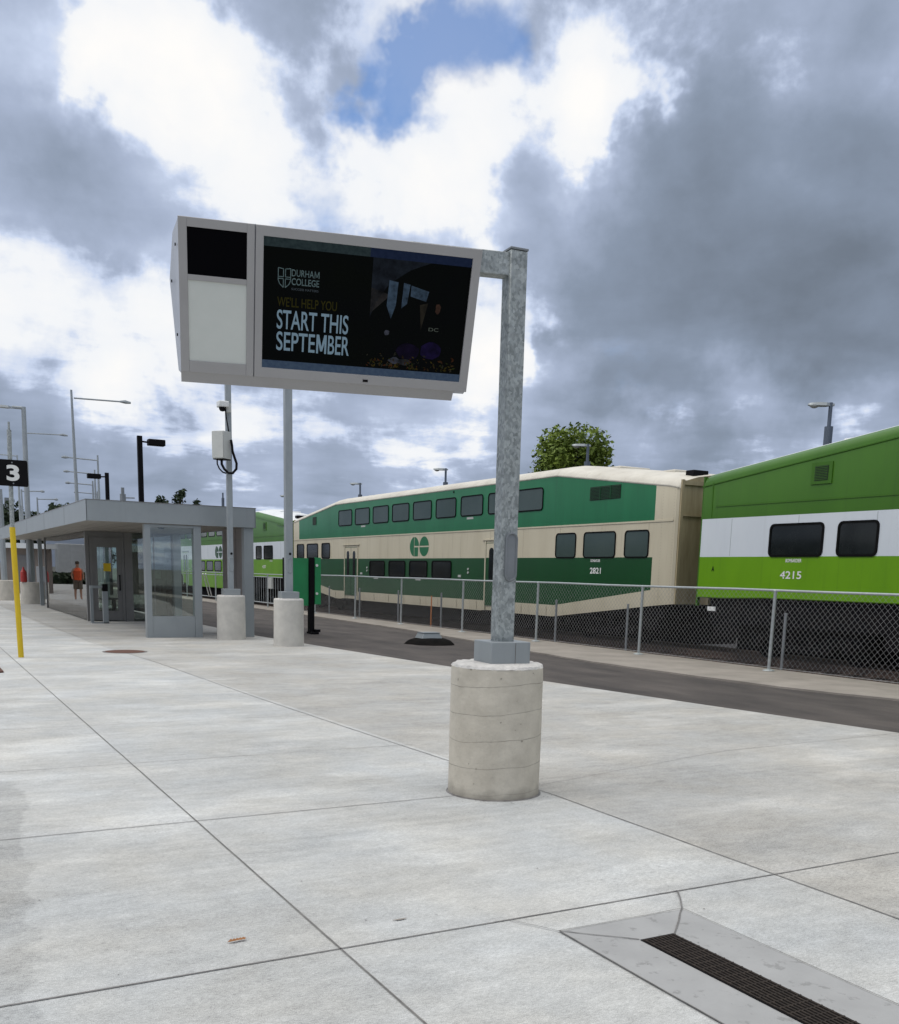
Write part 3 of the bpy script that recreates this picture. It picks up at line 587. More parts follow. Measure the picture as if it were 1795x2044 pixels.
tw = lambda s, h, w_, x, y, m, b=0: text('lettering', s, h * SH, w_ * SW, S(x, y, .0006), uS, tilt_v, m, scn, 0, bold=b)
tw('START THIS', .150, .345, .068, .315, e_w, .010); tw('SEPTE', .150, .355 * .525, .068, .145, e_w, .010); glyph_M(.068 + .355 * .545, .145, .355 * .140, .150, .0098, e_w); tw('BER', .150, .355 * .295, .068 + .355 * .705, .145, e_w, .010); tw("WE'LL HELP YOU", .075, .285, .068, .49, e_y, .01)
tw('DURHA', .052, .104, .133, .725, e_g, .006); glyph_M(.133 + .107, .725, .023, .052, .0032, e_g); tw('COLLEGE', .052, .130, .133, .660, e_g, .012); tw('SUCCESS MATTERS', .016, .128, .133, .622, em('ad_small', (.04, .05, .06)))
# shield
shd = MB(); X0, Y0, sw, sh = .070, .635, .058, .145
def line(x0, y0, x1, y1, w_=.0035):
    a, b = S(X0 + x0 * sw, Y0 + y0 * sh, .0006), S(X0 + x1 * sw, Y0 + y1 * sh, .0006); t = (b - a).normalized(); s_ = t.cross(tilt_n) * w_ * SW / 2
    shd.extr([tuple(a - s_), tuple(b - s_), tuple(b + s_), tuple(a + s_)], tuple(tilt_n * .0003))
for a in ((0, 1, .42, .96), (.58, .96, 1, 1), (0, 1, 0, .38), (1, 1, 1, .38), (0, .38, .12, .18), (.12, .18, .42, 0), (1, .38, .88, .18), (.88, .18, .58, 0), (.42, .96, .42, .55), (.58, .96, .58, .55), (0, .55, .42, .55), (.58, .55, 1, .55), (0, .45, .42, .45), (.58, .45, 1, .45), (.42, .45, .42, 0), (.58, .45, .58, 0)): line(*a)
shd.build('crest', e_g, scn)
tw('DC', .028, .05, .815, .40, em('pic_print', (.05, .06, .05))); 
mb = MB()
for z_, x_ in ((.77, 0), (.47, 0), (.1, 0)):
    pass
for a, b, d_ in ((.10, .72, -.020), (-.12, .56, -.048), (-.05, .22, -.02)):
    c = pt(xl + .006 + d_, a, z0s + b); MB().tube([c, c - uS * .008], .009, 8).build('screw', 'black', sg, loc=off)

# ------------------------------------------------------------------ camera post and second post behind
def post(x, y, ztop, hw, name_l, base_l, r=.327, hb=1.01, sh_off=0):
    b = thing('concrete_base', base_l, 'concrete base', (x, y, 0), 'cylindrical concrete pole bases')
    MB().lathe((0, 0, 0), [(r + .004, -.03)] + [(r - .0005 * i, .1 * i) for i in range(10)] + [(r - .006, hb - .035)], 48, wob=.003).build('shaft', 'castc2', b)
    MB().lathe((0, 0, 0), [(r - .006, hb - .036), (r - .014, hb - .006), (r - .05, hb), (.01, hb)], 48, wob=.006).build('mortar_cap', 'lip', b)
    p = thing('steel_post', name_l, 'post', (x, y, hb), 'square steel posts on concrete bases')
    mb = MB(); rbox(mb, Vector((0, 0, 0)), R(5), hw, hw, 0, ztop - hb); mb.build('shaft', 'galvf', p, bevel=.006)
    mb = MB(); rbox(mb, Vector((sh_off, 0, 0)), R(5), .19, .17, 0, .145); mb.build('base_shroud', 'alu', p, bevel=.006)
    c = n5 * hw + k3 * (1.71 - hb) + u5 * .01; handhole(p, c, u5, n5, .055, .16, (0, 0, 0), 'galvf')
    q = n5 * (hw - .002) + k3 * (1.95 - hb) + u5 * .015; MB().tube([q, q + n5 * .006], .028, 14).build('cable_hole', 'black', p)
    return p
M['galvf'] = mat('galvanised_post', (.34, .37, .385), (.27, .295, .31), 6, .5, .35, rvar=.08, stretch=(1, 1, .4))
p1 = post(6.62, 22.62, 7.2, .062, 'grey steel post carrying the security camera and the pale cabinet', 'pale concrete base of the post with the camera and cabinet')
p2 = post(7.25, 20.45, 7.0, .078, 'plain grey steel post right beside the green map board', 'pale concrete base of the plain post beside the green map board', r=.325)
# cabinet
cb = thing('equipment_cabinet', 'light grey electrical cabinet strapped to the camera post with black conduits below', 'cabinet', (6.38, 22.35, 4.0))
c0, c1, c2_, c3 = Vector((-.20, .02)), Vector((-.01, -.20)), Vector((.21, -.02)), Vector((.02, .20))
MB().extr([(q.x, q.y, 0) for q in (c0, c1, c2_, c3)], (0, 0, .59)).build('case', 'boxgrey', cb, bevel=.01)
dr_ = MB(); dr_.extr([(c0.x - .006, c0.y - .012, .015), (c1.x - .012, c1.y - .006, .015), (c1.x - .012, c1.y - .006, .575), (c0.x - .006, c0.y - .012, .575)], (-.008, -.008, 0)); do = dr_.build('door', 'boxgrey', cb)
MB().box(-.14, -.125, -.085, -.07, .46, .485).build('latch', 'black', do); MB().box(-.10, -.085, -.13, -.115, .46, .485).build('latch', 'black', do)
MB().extr([(q.x * .98, q.y * .98, -.004) for q in (c0, c1, c2_, c3)], (0, 0, -.012)).build('base_gland_plate', 'black', cb)
cab = MB(); Yc = -.22
cab.tube([(-.02, -.06, -.01), (-.03, -.1, -.12), (.02, -.12, -.22), (.11, -.13, -.30), (.20, -.14, -.30), (.29, -.13, -.20), (.30, -.12, -.08), (.26, -.10, .05), (.22, -.09, .18), (.21, -.09, .30), (.19, -.09, .42)], .028, 8)
cab.tube([(-.12, -.06, -.01), (-.13, -.10, -.12), (-.09, -.12, -.22), (-.02, -.13, -.29), (.06, -.13, -.31)], .016, 8)
cab.build('conduit', 'black', cb)
sc_ = thing('security_camera', 'small white dome security camera high on the grey post above the cabinet', 'security camera', (6.45, 22.40, 5.05))
MB().box(-.13, .10, -.12, .10, .06, .19).build('hood', 'plasticwhite', sc_, bevel=.02)
MB().lathe((-.03, -.03, .0), [(.01, -.03), (.05, -.02), (.075, .02), (.08, .06)], 16).build('dome', 'black', sc_)
MB().box(.06, .17, -.02, .10, -.03, .16).build('bracket', 'boxgrey', sc_)
MB().tube([(.03, -.05, .03), (.04, -.07, -.15), (.09, -.08, -.45)], .016, 6).build('cable', 'black', sc_)

# ------------------------------------------------------------------ yellow post with the number 3
yp = thing('number_post', 'thin galvanised post with yellow lower sleeve carrying the black number 3 sign', 'sign post', (1.71, 18.6, 0))
MB().tube([(0, 0, 0), (-.03, 0, 2.21), (-.033, 0, 2.21)][:2], .047, 14).build('yellow_sleeve', 'yellow', yp)
MB().tube([(-.03, 0, 2.21), (0.0, 0, 3.80)], .036, 12).build('pipe', 'galv', yp)
MB().tube([(0.0, 0, 3.80), (0.0, 0, 3.93)], .018, 10).build('tip', 'galv', yp)
pts = []; hw, rr = .235, .03; zc_ = 3.10; hh = .215
for cx, cz, a0 in ((hw - rr, hh - rr, 0), (-hw + rr, hh - rr, 90), (-hw + rr, -hh + rr, 180), (hw - rr, -hh + rr, 270)):
    for i in range(5): a = R(a0 + i * 22.5); pts.append((cx + rr * math.cos(a) + .02, -.055, zc_ + cz + rr * math.sin(a)))
pp = MB().extr(pts, (0, .008, 0)).build('number_plate', 'black', yp)
text('numeral', '3', .262, .20, (.02, -.056, zc_ - .13), (1, 0, 0), (0, 0, 1), 'signtext', pp, .0015, center=True, bold=.035)
for x_, z_ in ((.012, .17), (.02, -.17)): MB().tube([(x_, -.055, zc_ + z_), (x_, -.062, zc_ + z_)], .012, 10).build('bolt', 'steel', pp)

# ------------------------------------------------------------------ rail cars
X0 = 17.0; CARW = 3.0
def interp(tab, y):
    for (a, va), (b, vb) in zip(tab, tab[1:]):
        if y <= b: return va + (vb - va) * (y - a) / (b - a)
    return tab[-1][1]
LEN = 27.9
ZG = [(0, 3.84), (.3, 3.90), (5.3, 4.50), (22.4, 4.50), (27.4, 3.94), (LEN, 3.88)]
ZS = [(0, 1.42), (.8, 1.34), (5.2, .78), (22.6, .78), (27.0, 1.32), (LEN, 1.42)]
ZB = [(0, 1.0), (.5, .96), (5.3, .44), (22.4, .43), (27.4, .97), (LEN, 1.0)]
def car(livery, y0, label):
    root = thing('passenger_coach', label, 'rail coach', (X0, y0, -.13), 'double-deck rail coaches on the near track')
    O = (0, 0, .13)
    ys = sorted(set([0, .06, .3, .85, 5.3, 5.2, 22.4, 22.6, 27.0, 27.1, 27.4, LEN - .06, LEN] + [.85 + i * (LEN - 1.7) / 20 for i in range(21)]))
    A = [0]
    mats = ['cream', 'dgreen', 'dgreen2', 'creamroof', 'under'] if livery == 'c' else ['white', 'mgreen', 'lime', 'whiteroof', 'under']
    mb = MB(); secs = []
    for y in ys:
        zg, zs, zb = interp(ZG, y), interp(ZS, y), interp(ZB, y)
        if livery == 'g': zs_, zb = zb + .02, zb + .0
        else: zs_ = zs
        if livery == 'g' and (y < 1.0 or y > LEN - 1.0): zb = max(zb, 1.2); zs_ = zb + .02
        elif livery == 'g': zb = max(zb, min(1.24, 1.24 - 0)) if (y < 7.2 or y > LEN - 7.2) else zb; zs_ = zb + .02
        inn = .05 if y in (0, LEN) else 0
        half = [(.03, zb), (0, zs_), (0, 2.17), (0, 3.06), (.0, zg - .0), (.06, zg + .12), (.20, zg + .21), (.55, zg + .31), (1.0, zg + .38), (1.5, zg + .40)]
        prof_ = [(x + inn, z) for x, z in half] + [(CARW - x - inn, z) for x, z in half[-2::-1]]
        secs.append([(x, y, z) for x, z in prof_])
    ns = len(secs[0])
    for s_ in secs: mb.v += s_
    rowm = [0, 2, 0, 1, 3, 3, 3, 3, 3]
    if livery == 'g': rowm = [2, 2, 0, 1, 1, 1, 3, 3, 3]
    rowm = rowm + rowm[::-1]
    for i in range(len(secs) - 1):
        ym = (ys[i] + ys[i + 1]) / 2; end = livery == 'c' and (ym < .85 or ym > LEN - .85)
        for j in range(ns - 1):
            m = rowm[j]
            if end and m in (1, 2): m = 0
            mb.face((i * ns + j, i * ns + j + 1, (i + 1) * ns + j + 1, (i + 1) * ns + j), m)
        mb.face((i * ns, (i + 1) * ns, (i + 1) * ns + ns - 1, i * ns + ns - 1), 4)
    endm = 4
    mb.m_end = None
    mats2 = mats + ['creamdirty' if livery == 'c' else 'mgreen']
    mb.face(range(ns), 5); mb.face([(len(secs) - 1) * ns + k for k in range(ns)][::-1], 5)
    for k in range(14):
        yy = 1.05 + k * (LEN - 2.1) / 13; mb.box(-.0025, .004, yy, yy + .009, 2.19, 3.04, 6)
    if livery == 'c':
        for e0 in (.12, .55, LEN - .58, LEN - .15):
            for k in range(38): z = 1.1 + k * .075; mb.box(-.004, .001, e0, e0 + .014, z, z + .014, 7)
        for k in range(13):
            yy = 5.6 + k * 1.4; mb.box(-.003, .012, yy, yy + .006, .47, .77, 6)
    mats2 += ['seamc' if livery == 'c' else 'seamg', 'seamc']
    body = mb.build('body', mats2, root, loc=O)
    # belt rail, end posts, cant rail
    t = MB(); t.box(-.018, .004, .12, LEN - .12, 3.055, 3.10)
    if livery == 'g':
        t = MB(); t.box(-.014, .004, .5, LEN - .5, 3.33, 3.37)
        for e0, e1 in ((.33, .37), (LEN - .37, LEN - .33)): t.box(-.010, .004, e0, e1, 3.08, 3.9)
        q_ = MB(); q_.box(-.007, .002, .34, .36, 2.18, 3.05).build('corner_seam', 'housing_side', body)
    t.build('belt_rail', 'cream' if livery == 'c' else 'mgreen', body)
    t = MB()
    for a, b in zip(ys, ys[1:]):
        za, zb_ = interp(ZG, a), interp(ZG, b)
        dz = .03 if livery == 'c' else -.06
        t.extr([(-.016, a, za + dz - .012), (-.016, a, za + dz + .012), (-.016, b, zb_ + dz + .012), (-.016, b, zb_ + dz - .012)], (.03, 0, 0))
    t.build('gutter', 'creamroof' if livery == 'c' else 'mgreen', body)
    # end wall gangway frame (near end) 
    zt = 4.12
    for s_, yy in ((-1, -.0), (1, LEN)):
        t = MB()
        a, b = sorted((yy, yy + s_ * .05)); t.box(.06, .14, a, b, 1.0, zt - .06); t.box(2.86, 2.94, a, b, 1.0, zt - .06); t.box(.14, 2.86, a, b, zt - .18, zt - .08)
        t.box(.14, 1.0, a, b, 3.18, 3.21)
        a, b = sorted((yy, yy + s_ * .28)); t.box(.95, 1.05, a, b, 1.0, 3.5); t.box(1.95, 2.05, a, b, 1.0, 3.5); t.box(1.05, 1.95, a, b, 3.4, 3.5)
        t.build('end_frame', 'creamdirty' if livery == 'c' else 'mgreen', root, loc=O)
    # windows
    WF = {}
    def win(yc, zc, w_, h, kind):
        key = (round(w_, 2), round(h, 2), kind)
        if key not in WF:
            def rr_(hw, hh, r):
                p = []
                for cy, cz, a0 in ((hw - r, hh - r, 0), (-hw + r, hh - r, 90), (-hw + r, -hh + r, 180), (hw - r, -hh + r, 270)):
                    for i in range(5): a = R(a0 + i * 22.5); p.append((cy + r * math.cos(a), cz + r * math.sin(a)))
                return p
            fw = .035 if kind == 'up' else .05
            o_ = rr_(w_ / 2, h / 2, .12); i_ = rr_(w_ / 2 - fw, h / 2 - fw, .08); nn = len(o_); mb = MB()
            mb.v += [(0, a, b) for a, b in o_] + [(-.022, a, b) for a, b in o_] + [(-.022, a, b) for a, b in i_] + [(-.004, a, b) for a, b in i_]
            for r_ in range(3):
                for i in range(nn): j = (i + 1) % nn; mb.face((r_ * nn + i, r_ * nn + j, (r_ + 1) * nn + j, (r_ + 1) * nn + i))
            f = mb.build('window', 'rubber', root)
            pn = MB(); pn.poly([(-.006, a, b) for a, b in i_]); g = pn.build('pane', 'glass_up' if kind == 'up' else 'glass_lo', f)
            WF[key] = (f, g); f.location = (0, yc, zc + .13); return f
        f0, g0 = WF[key]; f = f0.copy(); col.objects.link(f); f.parent = root; f.location = (0, yc, zc + .13); g = g0.copy(); col.objects.link(g); g.parent = f; return f
    up = [33.3 - 19.35 + (k - 4) * 1.835 for k in range(9)]
    for k, y in enumerate(up):
        if k == 0: y += .12
        win(y, 3.91, 1.5, .68, 'up')
    nb = 'up' if livery == 'c' else 'lo'
    if livery == 'c':
        for y, w_ in ((1.51, 1.0), (3.12, 1.46), (4.72, 1.02)): win(y, 2.515, w_, .72, nb)
        for y, w_ in ((23.55, 1.04), (25.25, 1.47), (26.85, 1.0)): win(y, 2.53, w_, .70, 'lo')
        low = (12.35, 14.2, 16.05, 17.92)
    else:
        for y, w_ in ((2.99, 1.5), (4.59, 1.0), (LEN - 2.99, 1.5), (LEN - 4.59, 1.0)): win(y, 2.52, w_, .72, 'lo')
        low = (10.8, 12.65, 14.5, 16.35)
    for y in low: win(y, 1.77, 1.5, .64, 'lo')
    # doors
    for yc in (8.55, 20.6):
        d = MB(); d.box(-.012, .003, yc - .68, yc + .68, .62, 2.66).build('door', 'dgreen2' if livery == 'c' else 'lime', root, loc=O)
        dd = bpy.data.objects[[o for o in kids(root) if o.name.startswith('door')][-1].name]
        MB().box(-.016, -.011, yc - .66, yc + .66, 2.18, 2.64).build('door_top', 'cream' if livery == 'c' else 'white', dd)
        MB().box(-.03, .0, yc - .74, yc - .68, .50, 2.72).box(-.03, .0, yc + .68, yc + .74, .50, 2.72).box(-.04, .0, yc - .90, yc + .90, 2.74, 2.77).build('door_frame', 'cream' if livery == 'c' else 'white', dd)
        MB().box(-.019, -.012, yc - .012, yc + .012, .62, 2.64).build('door_gap', 'black', dd)
        for s_ in (-1, 1):
            o_ = []; hw, hh, r = .15, .55, .13
            for cy, cz, a0 in ((hw - r, hh - r, 0), (-hw + r, hh - r, 90), (-hw + r, -hh + r, 180), (hw - r, -hh + r, 270)):
                for i in range(5): a = R(a0 + i * 22.5); o_.append((-.018, yc + s_ * .33 + cy + r * math.cos(a), 1.95 + cz + r * math.sin(a)))
            MB().poly(o_).build('door_window', 'glass_lo', dd)
        MB().box(-.24, .02, yc - .5, yc + .5, .40, .47).build('step', 'under', dd)
    # emergency window stickers, equipment lights
    for y, z in ((up[2] + .1, 3.50), (up[7] - .1, 3.50), (low[1], 1.39), (low[3] + .1, 1.39)): MB().box(-.004, .001, y - .22, y + .22, z - .035, z + .035).build('window_sticker', 'sticker', root, loc=O)
    text('maker_lettering', 'BOMBARDIER', .075, .44, (-.003, (3.48 if livery == 'c' else (2.76 if y0 > 0 else LEN - 2.76)), 2.045 + .13), (0, -1, 0), (0, 0, 1), 'signtext', root, .0015, bold=.02)
    for y in (10.4, 18.9):
        for z in (1.68, 1.80): MB().tube([(0, y, z), (-.03, y, z)], .04, 12).build('marker_light', 'sticker', root, loc=O)
        MB().box(-.02, 0, y + .5, y + .7, 1.52, 1.60).build('access_flap', 'sticker', root, loc=O)
    if livery == 'c':
        t = MB(); t.box(-.012, 0, 2.29, 3.65, 3.73, 4.09); lv = t.build('louver', 'louver', root, loc=O)
        t = MB()
        for k in range(9): z = 3.755 + k * .037; t.box(-.026, -.012, 2.31, 3.63, z, z + .012)
        t.box(-.028, -.012, 2.70, 2.73, 3.73, 4.09).box(-.028, -.012, 3.16, 3.19, 3.73, 4.09).build('slats', 'dgreen2', lv)
        MB().box(-.015, 0, 24.75, 25.2, 3.73, 4.08).build('louver', 'louver', root, loc=O)
    else:
        for ye in (3.55, LEN - 3.55):
            MB().box(-.022, 0, ye - .27, ye + .27, 3.66, 4.10).build('vent_surround', 'mgreen', root, loc=O)
            t = MB(); t.box(-.028, -.02, ye - .175, ye + .175, 3.73, 4.03); lv = t.build('vent', 'louver', root, loc=O)
            t = MB()
            for k in range(9): z = 3.745 + k * .033; t.box(-.038, -.028, ye - .165, ye + .165, z, z + .010)
            t.build('slats', 'mgreen', lv)
        t = MB(); t.tube([(-.03, .5, 3.83), (-.06, .6, 3.84), (-.06, 1.5, 3.94), (-.03, 1.6, 3.95)], .018, 6); t.build('grab_rail', 'mgreen', root, loc=O)
    # emblem: two rounded halves cut by thin lines
    def ell(cy, cz, ry, rz, a0, a1, n=20): return [(cy + ry * math.cos(R(a0 + (a1 - a0) * i / n)), cz + rz * math.sin(R(a0 + (a1 - a0) * i / n))) for i in range(n + 1)]
    def emblem(yc, zc, s_, two=False):
        e = MB(); rz = .36 * s_; ry = .38 * s_
        def put(pts): e.poly([(-.004, yc - a, zc + b) for a, b in pts])    # a: to the right as seen
        gL, gR = -.40 * s_, .40 * s_; g_ = .022 * s_
        # G: left crescent
        vx = gL - .02 * s_
        put([(vx - g_, rz * math.sin(R(95)))] + ell(gL, 0, ry, rz, 95, 265)+ [(vx - g_, -rz * math.sin(R(95)))])
        put([(vx + g_, g_ * 1.2)] + [(gL + .35 * s_ * 1.05, g_ * 1.2)] + ell(gL, 0, ry, rz, 12, 88) + [(vx + g_, rz * .99)])
        put([(vx + g_, -rz), (gL + .30 * s_, -rz), (gL + .33 * s_, -g_ * 1.2), (vx + g_, -g_ * 1.2)])
        put([(gR - ry, g_ * 1.2), (gR + ry, g_ * 1.2)] + ell(gR, 0, ry, rz, 8, 172))
        put([(gR + ry, -g_ * 1.2), (gR - ry, -g_ * 1.2)] + ell(gR, 0, ry, rz, 188, 352))
        return e.build('emblem', 'dgreen' if livery == 'c' else 'dgreen2', root, loc=O, smooth=False)
    emblem(14.15 if livery == 'c' else 12.45, 2.605, 1.0)
    AX, AY = (0, -1, 0), (0, 0, 1)
    if livery == 'c':
        text('fleet_number', '2821', .165, .50, (-.003, 22.84 - 19.35, 1.725 + .13), AX, AY, 'signtext', root, .0015, bold=.02)
    elif y0 < 0:
        text('fleet_number', '4215', .165, .60, (-.003, 15.87 - y0, 1.69 + .13), AX, AY, 'signtext', root, .0015, bold=.012)
        text('end_letter', 'A', .12, .09, (-.003, 18.01 - y0, 1.83 + .13), AX, AY, 'black', root, .0015, bold=.03)
    else:
        text('fleet_number', '4207', .165, .60, (-.003, 4.0, 1.69 + .13), AX, AY, 'signtext', root, .0015, bold=.012)
    # roof equipment
    t = MB()
    for ya in (1.3, 3.6, LEN - 4.4): 
        z = min(interp(ZG, ya), interp(ZG, ya + 1.2)) + .28; t.box(.95, 2.05, ya, ya + 1.2, z, z + .17)
    t.build('roof_unit', 'creamroof' if livery == 'c' else 'whiteroof', root, loc=O, bevel=.03)
    MB().box(.55, 1.05, .12, .42, 4.12, 4.34).build('roof_horn', 'black', root, loc=O, bevel=.02)
    # underframe and bogies
    t = MB(); t.box(.12, 2.88, .4, LEN - .4, .62, 1.25); t.box(.25, 2.75, 6.2, LEN - 6.2, -.02, .6); t.box(1.2, 2.6, .3, LEN - .3, -.05, .7)
    for ya in (.6, 5.0, LEN - 6.2, LEN - 1.4): t.box(.10, .9, ya, ya + .8, .30, 1.1)
    t.build('underframe', 'under', root, loc=O)
    t = MB()
    for ya in ((6.1, LEN - 7.2) if livery == 'g' else ()): MB().box(.02, .10, ya, ya + 1.0, .72, 1.16).build('equipment_box', 'under', root, loc=O)
    for yb in (3.1, LEN - 3.1):
        g = MB()
        for xs in (.32, 2.48):
            g.extr([(xs, yb - 1.65, .25), (xs, yb - 1.6, .45), (xs, yb - .7, .50), (xs, yb - .45, .22), (xs, yb + .45, .22), (xs, yb + .7, .50), (xs, yb + 1.6, .45), (xs, yb + 1.65, .25), (xs, yb + .9, .30), (xs, yb + .6, .08), (xs, yb - .6, .08), (xs, yb - .9, .30)], (.2, 0, 0))
            for yy in (yb - 1.25, yb + 1.25): g.tube([(xs - .06, yy, .30), (xs + .1, yy, .30)], .14, 12)
            for yy in (yb - .28, yb + .28): g.tube([(xs + .1, yy, .24), (xs + .1, yy, .62)], .12, 10)
        g.box(.5, 2.5, yb - .3, yb + .3, .2, .6); bg_ = g.build('bogie', 'under', root, loc=O)
        for yy in (yb - 1.25, yb + 1.25):
            for xs in (.68, 2.2): MB().tube([(xs, yy, .30), (xs + .12, yy, .30)], .43, 28).build('wheel', 'under', bg_)
    t = MB(); t.tube([(1.5, -.2, .75), (1.5, .5, .75)], .12, 10); t.tube([(1.5, LEN - .5, .75), (1.5, LEN + .2, .75)], .12, 10); t.build('coupler', 'under', root, loc=O)
    return root
for o_ in (): pass
c1_ = car('c', 19.35, 'cream and dark green double-deck coach numbered 2821 with round green emblem')
c2c = car('g', 18.5 - LEN, 'leaf green, white and lime coach numbered 4215 cut off by the right edge')
c3c = car('g', 19.35 + LEN + .85, 'leaf green, white and lime coach seen small beyond the shelter columns')
# the cab-ends' small details seen on coach 2821
t = MB(); t.box(-.012, .001, 30.9 - 19.35 - .02, 30.9 - 19.35 + .06, 4.40, 4.46)
t.build('roof_hook', 'black', c1_, loc=(0, 0, .13))
lab = MB().box(-.06, -.03, 18.5 - .75 - (18.5 - LEN), 18.5 - .50 - (18.5 - LEN), .90, 1.0).build('data_plate', 'signtext', c2c, loc=(0, 0, .13))
# the track
rl = MB()
for x in (17.72, 19.2):
    rl.box(x - .035, x + .035, -60, 150, -.17, -.13); rl.box(x - .01, x + .01, -60, 150, -.26, -.17); rl.box(x - .07, x + .07, -60, 150, -.29, -.26)
tag(rl.build('rails', 'rail', smooth=False), kind='structure')
sl = MB(); y = -20
while y < 100: sl.box(17.15, 19.75, y, y + .22, -.36, -.292); y += .6
tag(sl.build('sleepers', 'rail', smooth=False), kind='structure')
rr2 = MB(); rr2.box(15.32, 15.42, -60, 150, -.25, -.10); tag(rr2.build('timber_edging', 'rail', smooth=False), kind='structure')

# ------------------------------------------------------------------ chain link fence
FX = 13.9; FT = 1.46
fn = thing('chain_link_fence', 'waist-high galvanised chain link fence between the asphalt path and the train', 'fence', (FX, 20, 0))
fo = (-FX, -20, 0)
posts = [-5.2, -1.6, 2.1, 5.8, 9.5, 13.06, 16.78, 20.8, 24.6, 28.6, 32.3, 36.2]
proto = None
for y in posts:
    lean = .012
    if proto is None:
        mb = MB(); mb.tube([(0, 0, 0), (lean, 0, FT - .02)], .030, 12); mb.lathe((lean, 0, FT - .03), [(.034, 0), (.036, .03), (.02, .045), (.005, .048)], 12); mb.lathe((0, 0, 0), [(.11, .001), (.10, .014), (.04, .03)], 16)
        proto = mb.build('post', 'fencegrey', fn); o = proto
    else: o = proto.copy(); col.objects.link(o); o.parent = fn
    o.location = (0, y - 20, 0)
MB().tube([(FX + .01, -9, FT)] + [(FX + .01, y, FT + .006 * math.sin(y)) for y in range(-8, 40, 2)] + [(FX + .01, 39.6, FT)], .022, 10).build('top_rail', 'fencegrey', fn, loc=fo)
MB().tube([(FX - .03, -9, .07), (FX - .03, 39.6, .07)], .005, 5).build('bottom_wire', 'wire', fn, loc=fo)
ms = MB(); z0_, z1_ = .05, FT - .01; hgt = z1_ - z0_; pitch = .112; r_ = .0023
def wire(a, b):
    a, b = Vector(a), Vector(b); t = (b - a).normalized(); s1 = Vector((1, 0, 0)); s2 = t.cross(s1); bi = len(ms.v)
    for p in (a, b):
        for k in range(3): an = 2.094 * k; ms.v.append(tuple(p + s1 * r_ * math.cos(an) + s2 * r_ * math.sin(an)))
    for k in range(3): k2 = (k + 1) % 3; ms.face((bi + k, bi + k2, bi + 3 + k2, bi + 3 + k))
y = -9.0
while y < 39.6 - hgt:
    wire((FX - .035, y, z0_), (FX - .035, y + hgt, z1_)); wire((FX - .031, y + hgt, z0_), (FX - .031, y, z1_)); y += pitch
ms.build('mesh', 'wire', fn, loc=fo, smooth=False)
# bar gate panels beyond it
gt = thing('bar_fence', 'grey vertical-bar railing beyond the chain link fence, behind the shelter', 'railing', (FX, 48, 0))
go = (-FX, -48, 0)
mb = MB()
for z in (1.42, 1.30, .19): mb.tube([(FX, 39.75, z), (FX, 62, z)], .022, 8)
for y in (39.8, 41.9, 44.0, 48.0, 50.15, 53, 56, 59, 62): mb.tube([(FX, y, 0), (FX, y, 1.42)], .035, 8)
mb.build('rails', 'fencegrey', gt, loc=go)
mb = MB(); y = 39.9
while y < 44: mb.tube([(FX, y, .2), (FX, y, 1.3)], .010, 5); y += .32
mb.build('bars', 'fencegrey', gt, loc=go)
MB().box(FX - .12, FX - .03, 41.05, 41.5, .82, 1.28).build('lock_box', 'boxgrey', gt, loc=go)
for y in (49.4, 48.9):
    br = MB().tube([(12.9, y - .6, 1.35), (13.4, y + .2, .25)], .03, 6); tag(br.build('leaning_pole', 'plasticwhite'), 'left of two white poles leaning on the railing seen through the shelter frame' if y > 49 else 'right of two white poles leaning on the railing seen through the shelter frame', 'pole', 'white poles leaning on the railing')
# short posts between fence and track
hs_ = [(14.0, 1.11), (18.9, 1.13), (21.9, 1.05), (25.2, .95), (28.4, .85), (31.6, .80), (35.0, .80), (38.1, .80), (11.0, 1.11)]
pr = None
for i, (y, zt) in enumerate(hs_):
    if pr is None:
        mb = MB().tube([(0, 0, -.2), (0, 0, 1.0)], .03, 8).lathe((0, 0, .99), [(.035, 0), (.03, .02), (.01, .025)], 8); pr = mb.build('marker_post', 'steel'); o = pr
    else: o = pr.copy(); col.objects.link(o)
    o.location = (15.25, y, .0)
    tag(o, ('short grey trackside post in front of the near windows of coach 4215', 'short grey trackside post below the end wall of coach 2821', 'short grey trackside post below the number 2821', 'short grey trackside post just right of the big display pole', 'short grey trackside post right beside the thin orange stake', 'short grey trackside post between orange stake and the metal box', 'short grey trackside post below the second lower window of coach 2821', 'short grey trackside post farthest away, near the green map board', 'short grey trackside post nearest the right edge of the photo')[i], 'post', 'short posts beside the track')
sk = MB().tube([(0, 0, -.2), (.01, 0, .9)], .022, 6); o = sk.build('orange_stake', 'orangestake'); o.location = (15.3, 29.2, 0); tag(o, 'thin orange stake beside the track behind the chain link fence', 'stake')

# ------------------------------------------------------------------ green map board
gb = thing('map_board', 'green notice board on black legs standing on the asphalt behind the post', 'notice board', (9.35, 24.6, -.03))
gof = (-9.35, -24.6, .03)
MB().box(8.68, 8.82, 24.75, 24.95, -.03, 1.93).build('leg', 'black', gb, loc=gof)
MB().box(9.345, 9.475, 24.72, 24.88, -.03, 1.95).build('leg', 'black', gb, loc=gof)
MB().box(8.83, 9.33, 24.78, 24.84, .70, 1.93).build('board_panel', 'signgreen', gb, loc=gof)
wp = MB().box(9.49, 9.655, 24.72, 24.80, .74, 1.955).build('board_wing', 'signgreen', gb, loc=gof)
for z_ in (1.75, 1.02): MB().tube([(9.54, 24.72, z_), (9.54, 24.70, z_)], .035, 12).build('bolt', 'plasticwhite', wp)
MB().box(9.33, 9.52, 24.5, 24.92, -.03, .02).box(9.44, 9.58, 24.55, 24.7, .02, .09).build('foot', 'black', gb, loc=gof)
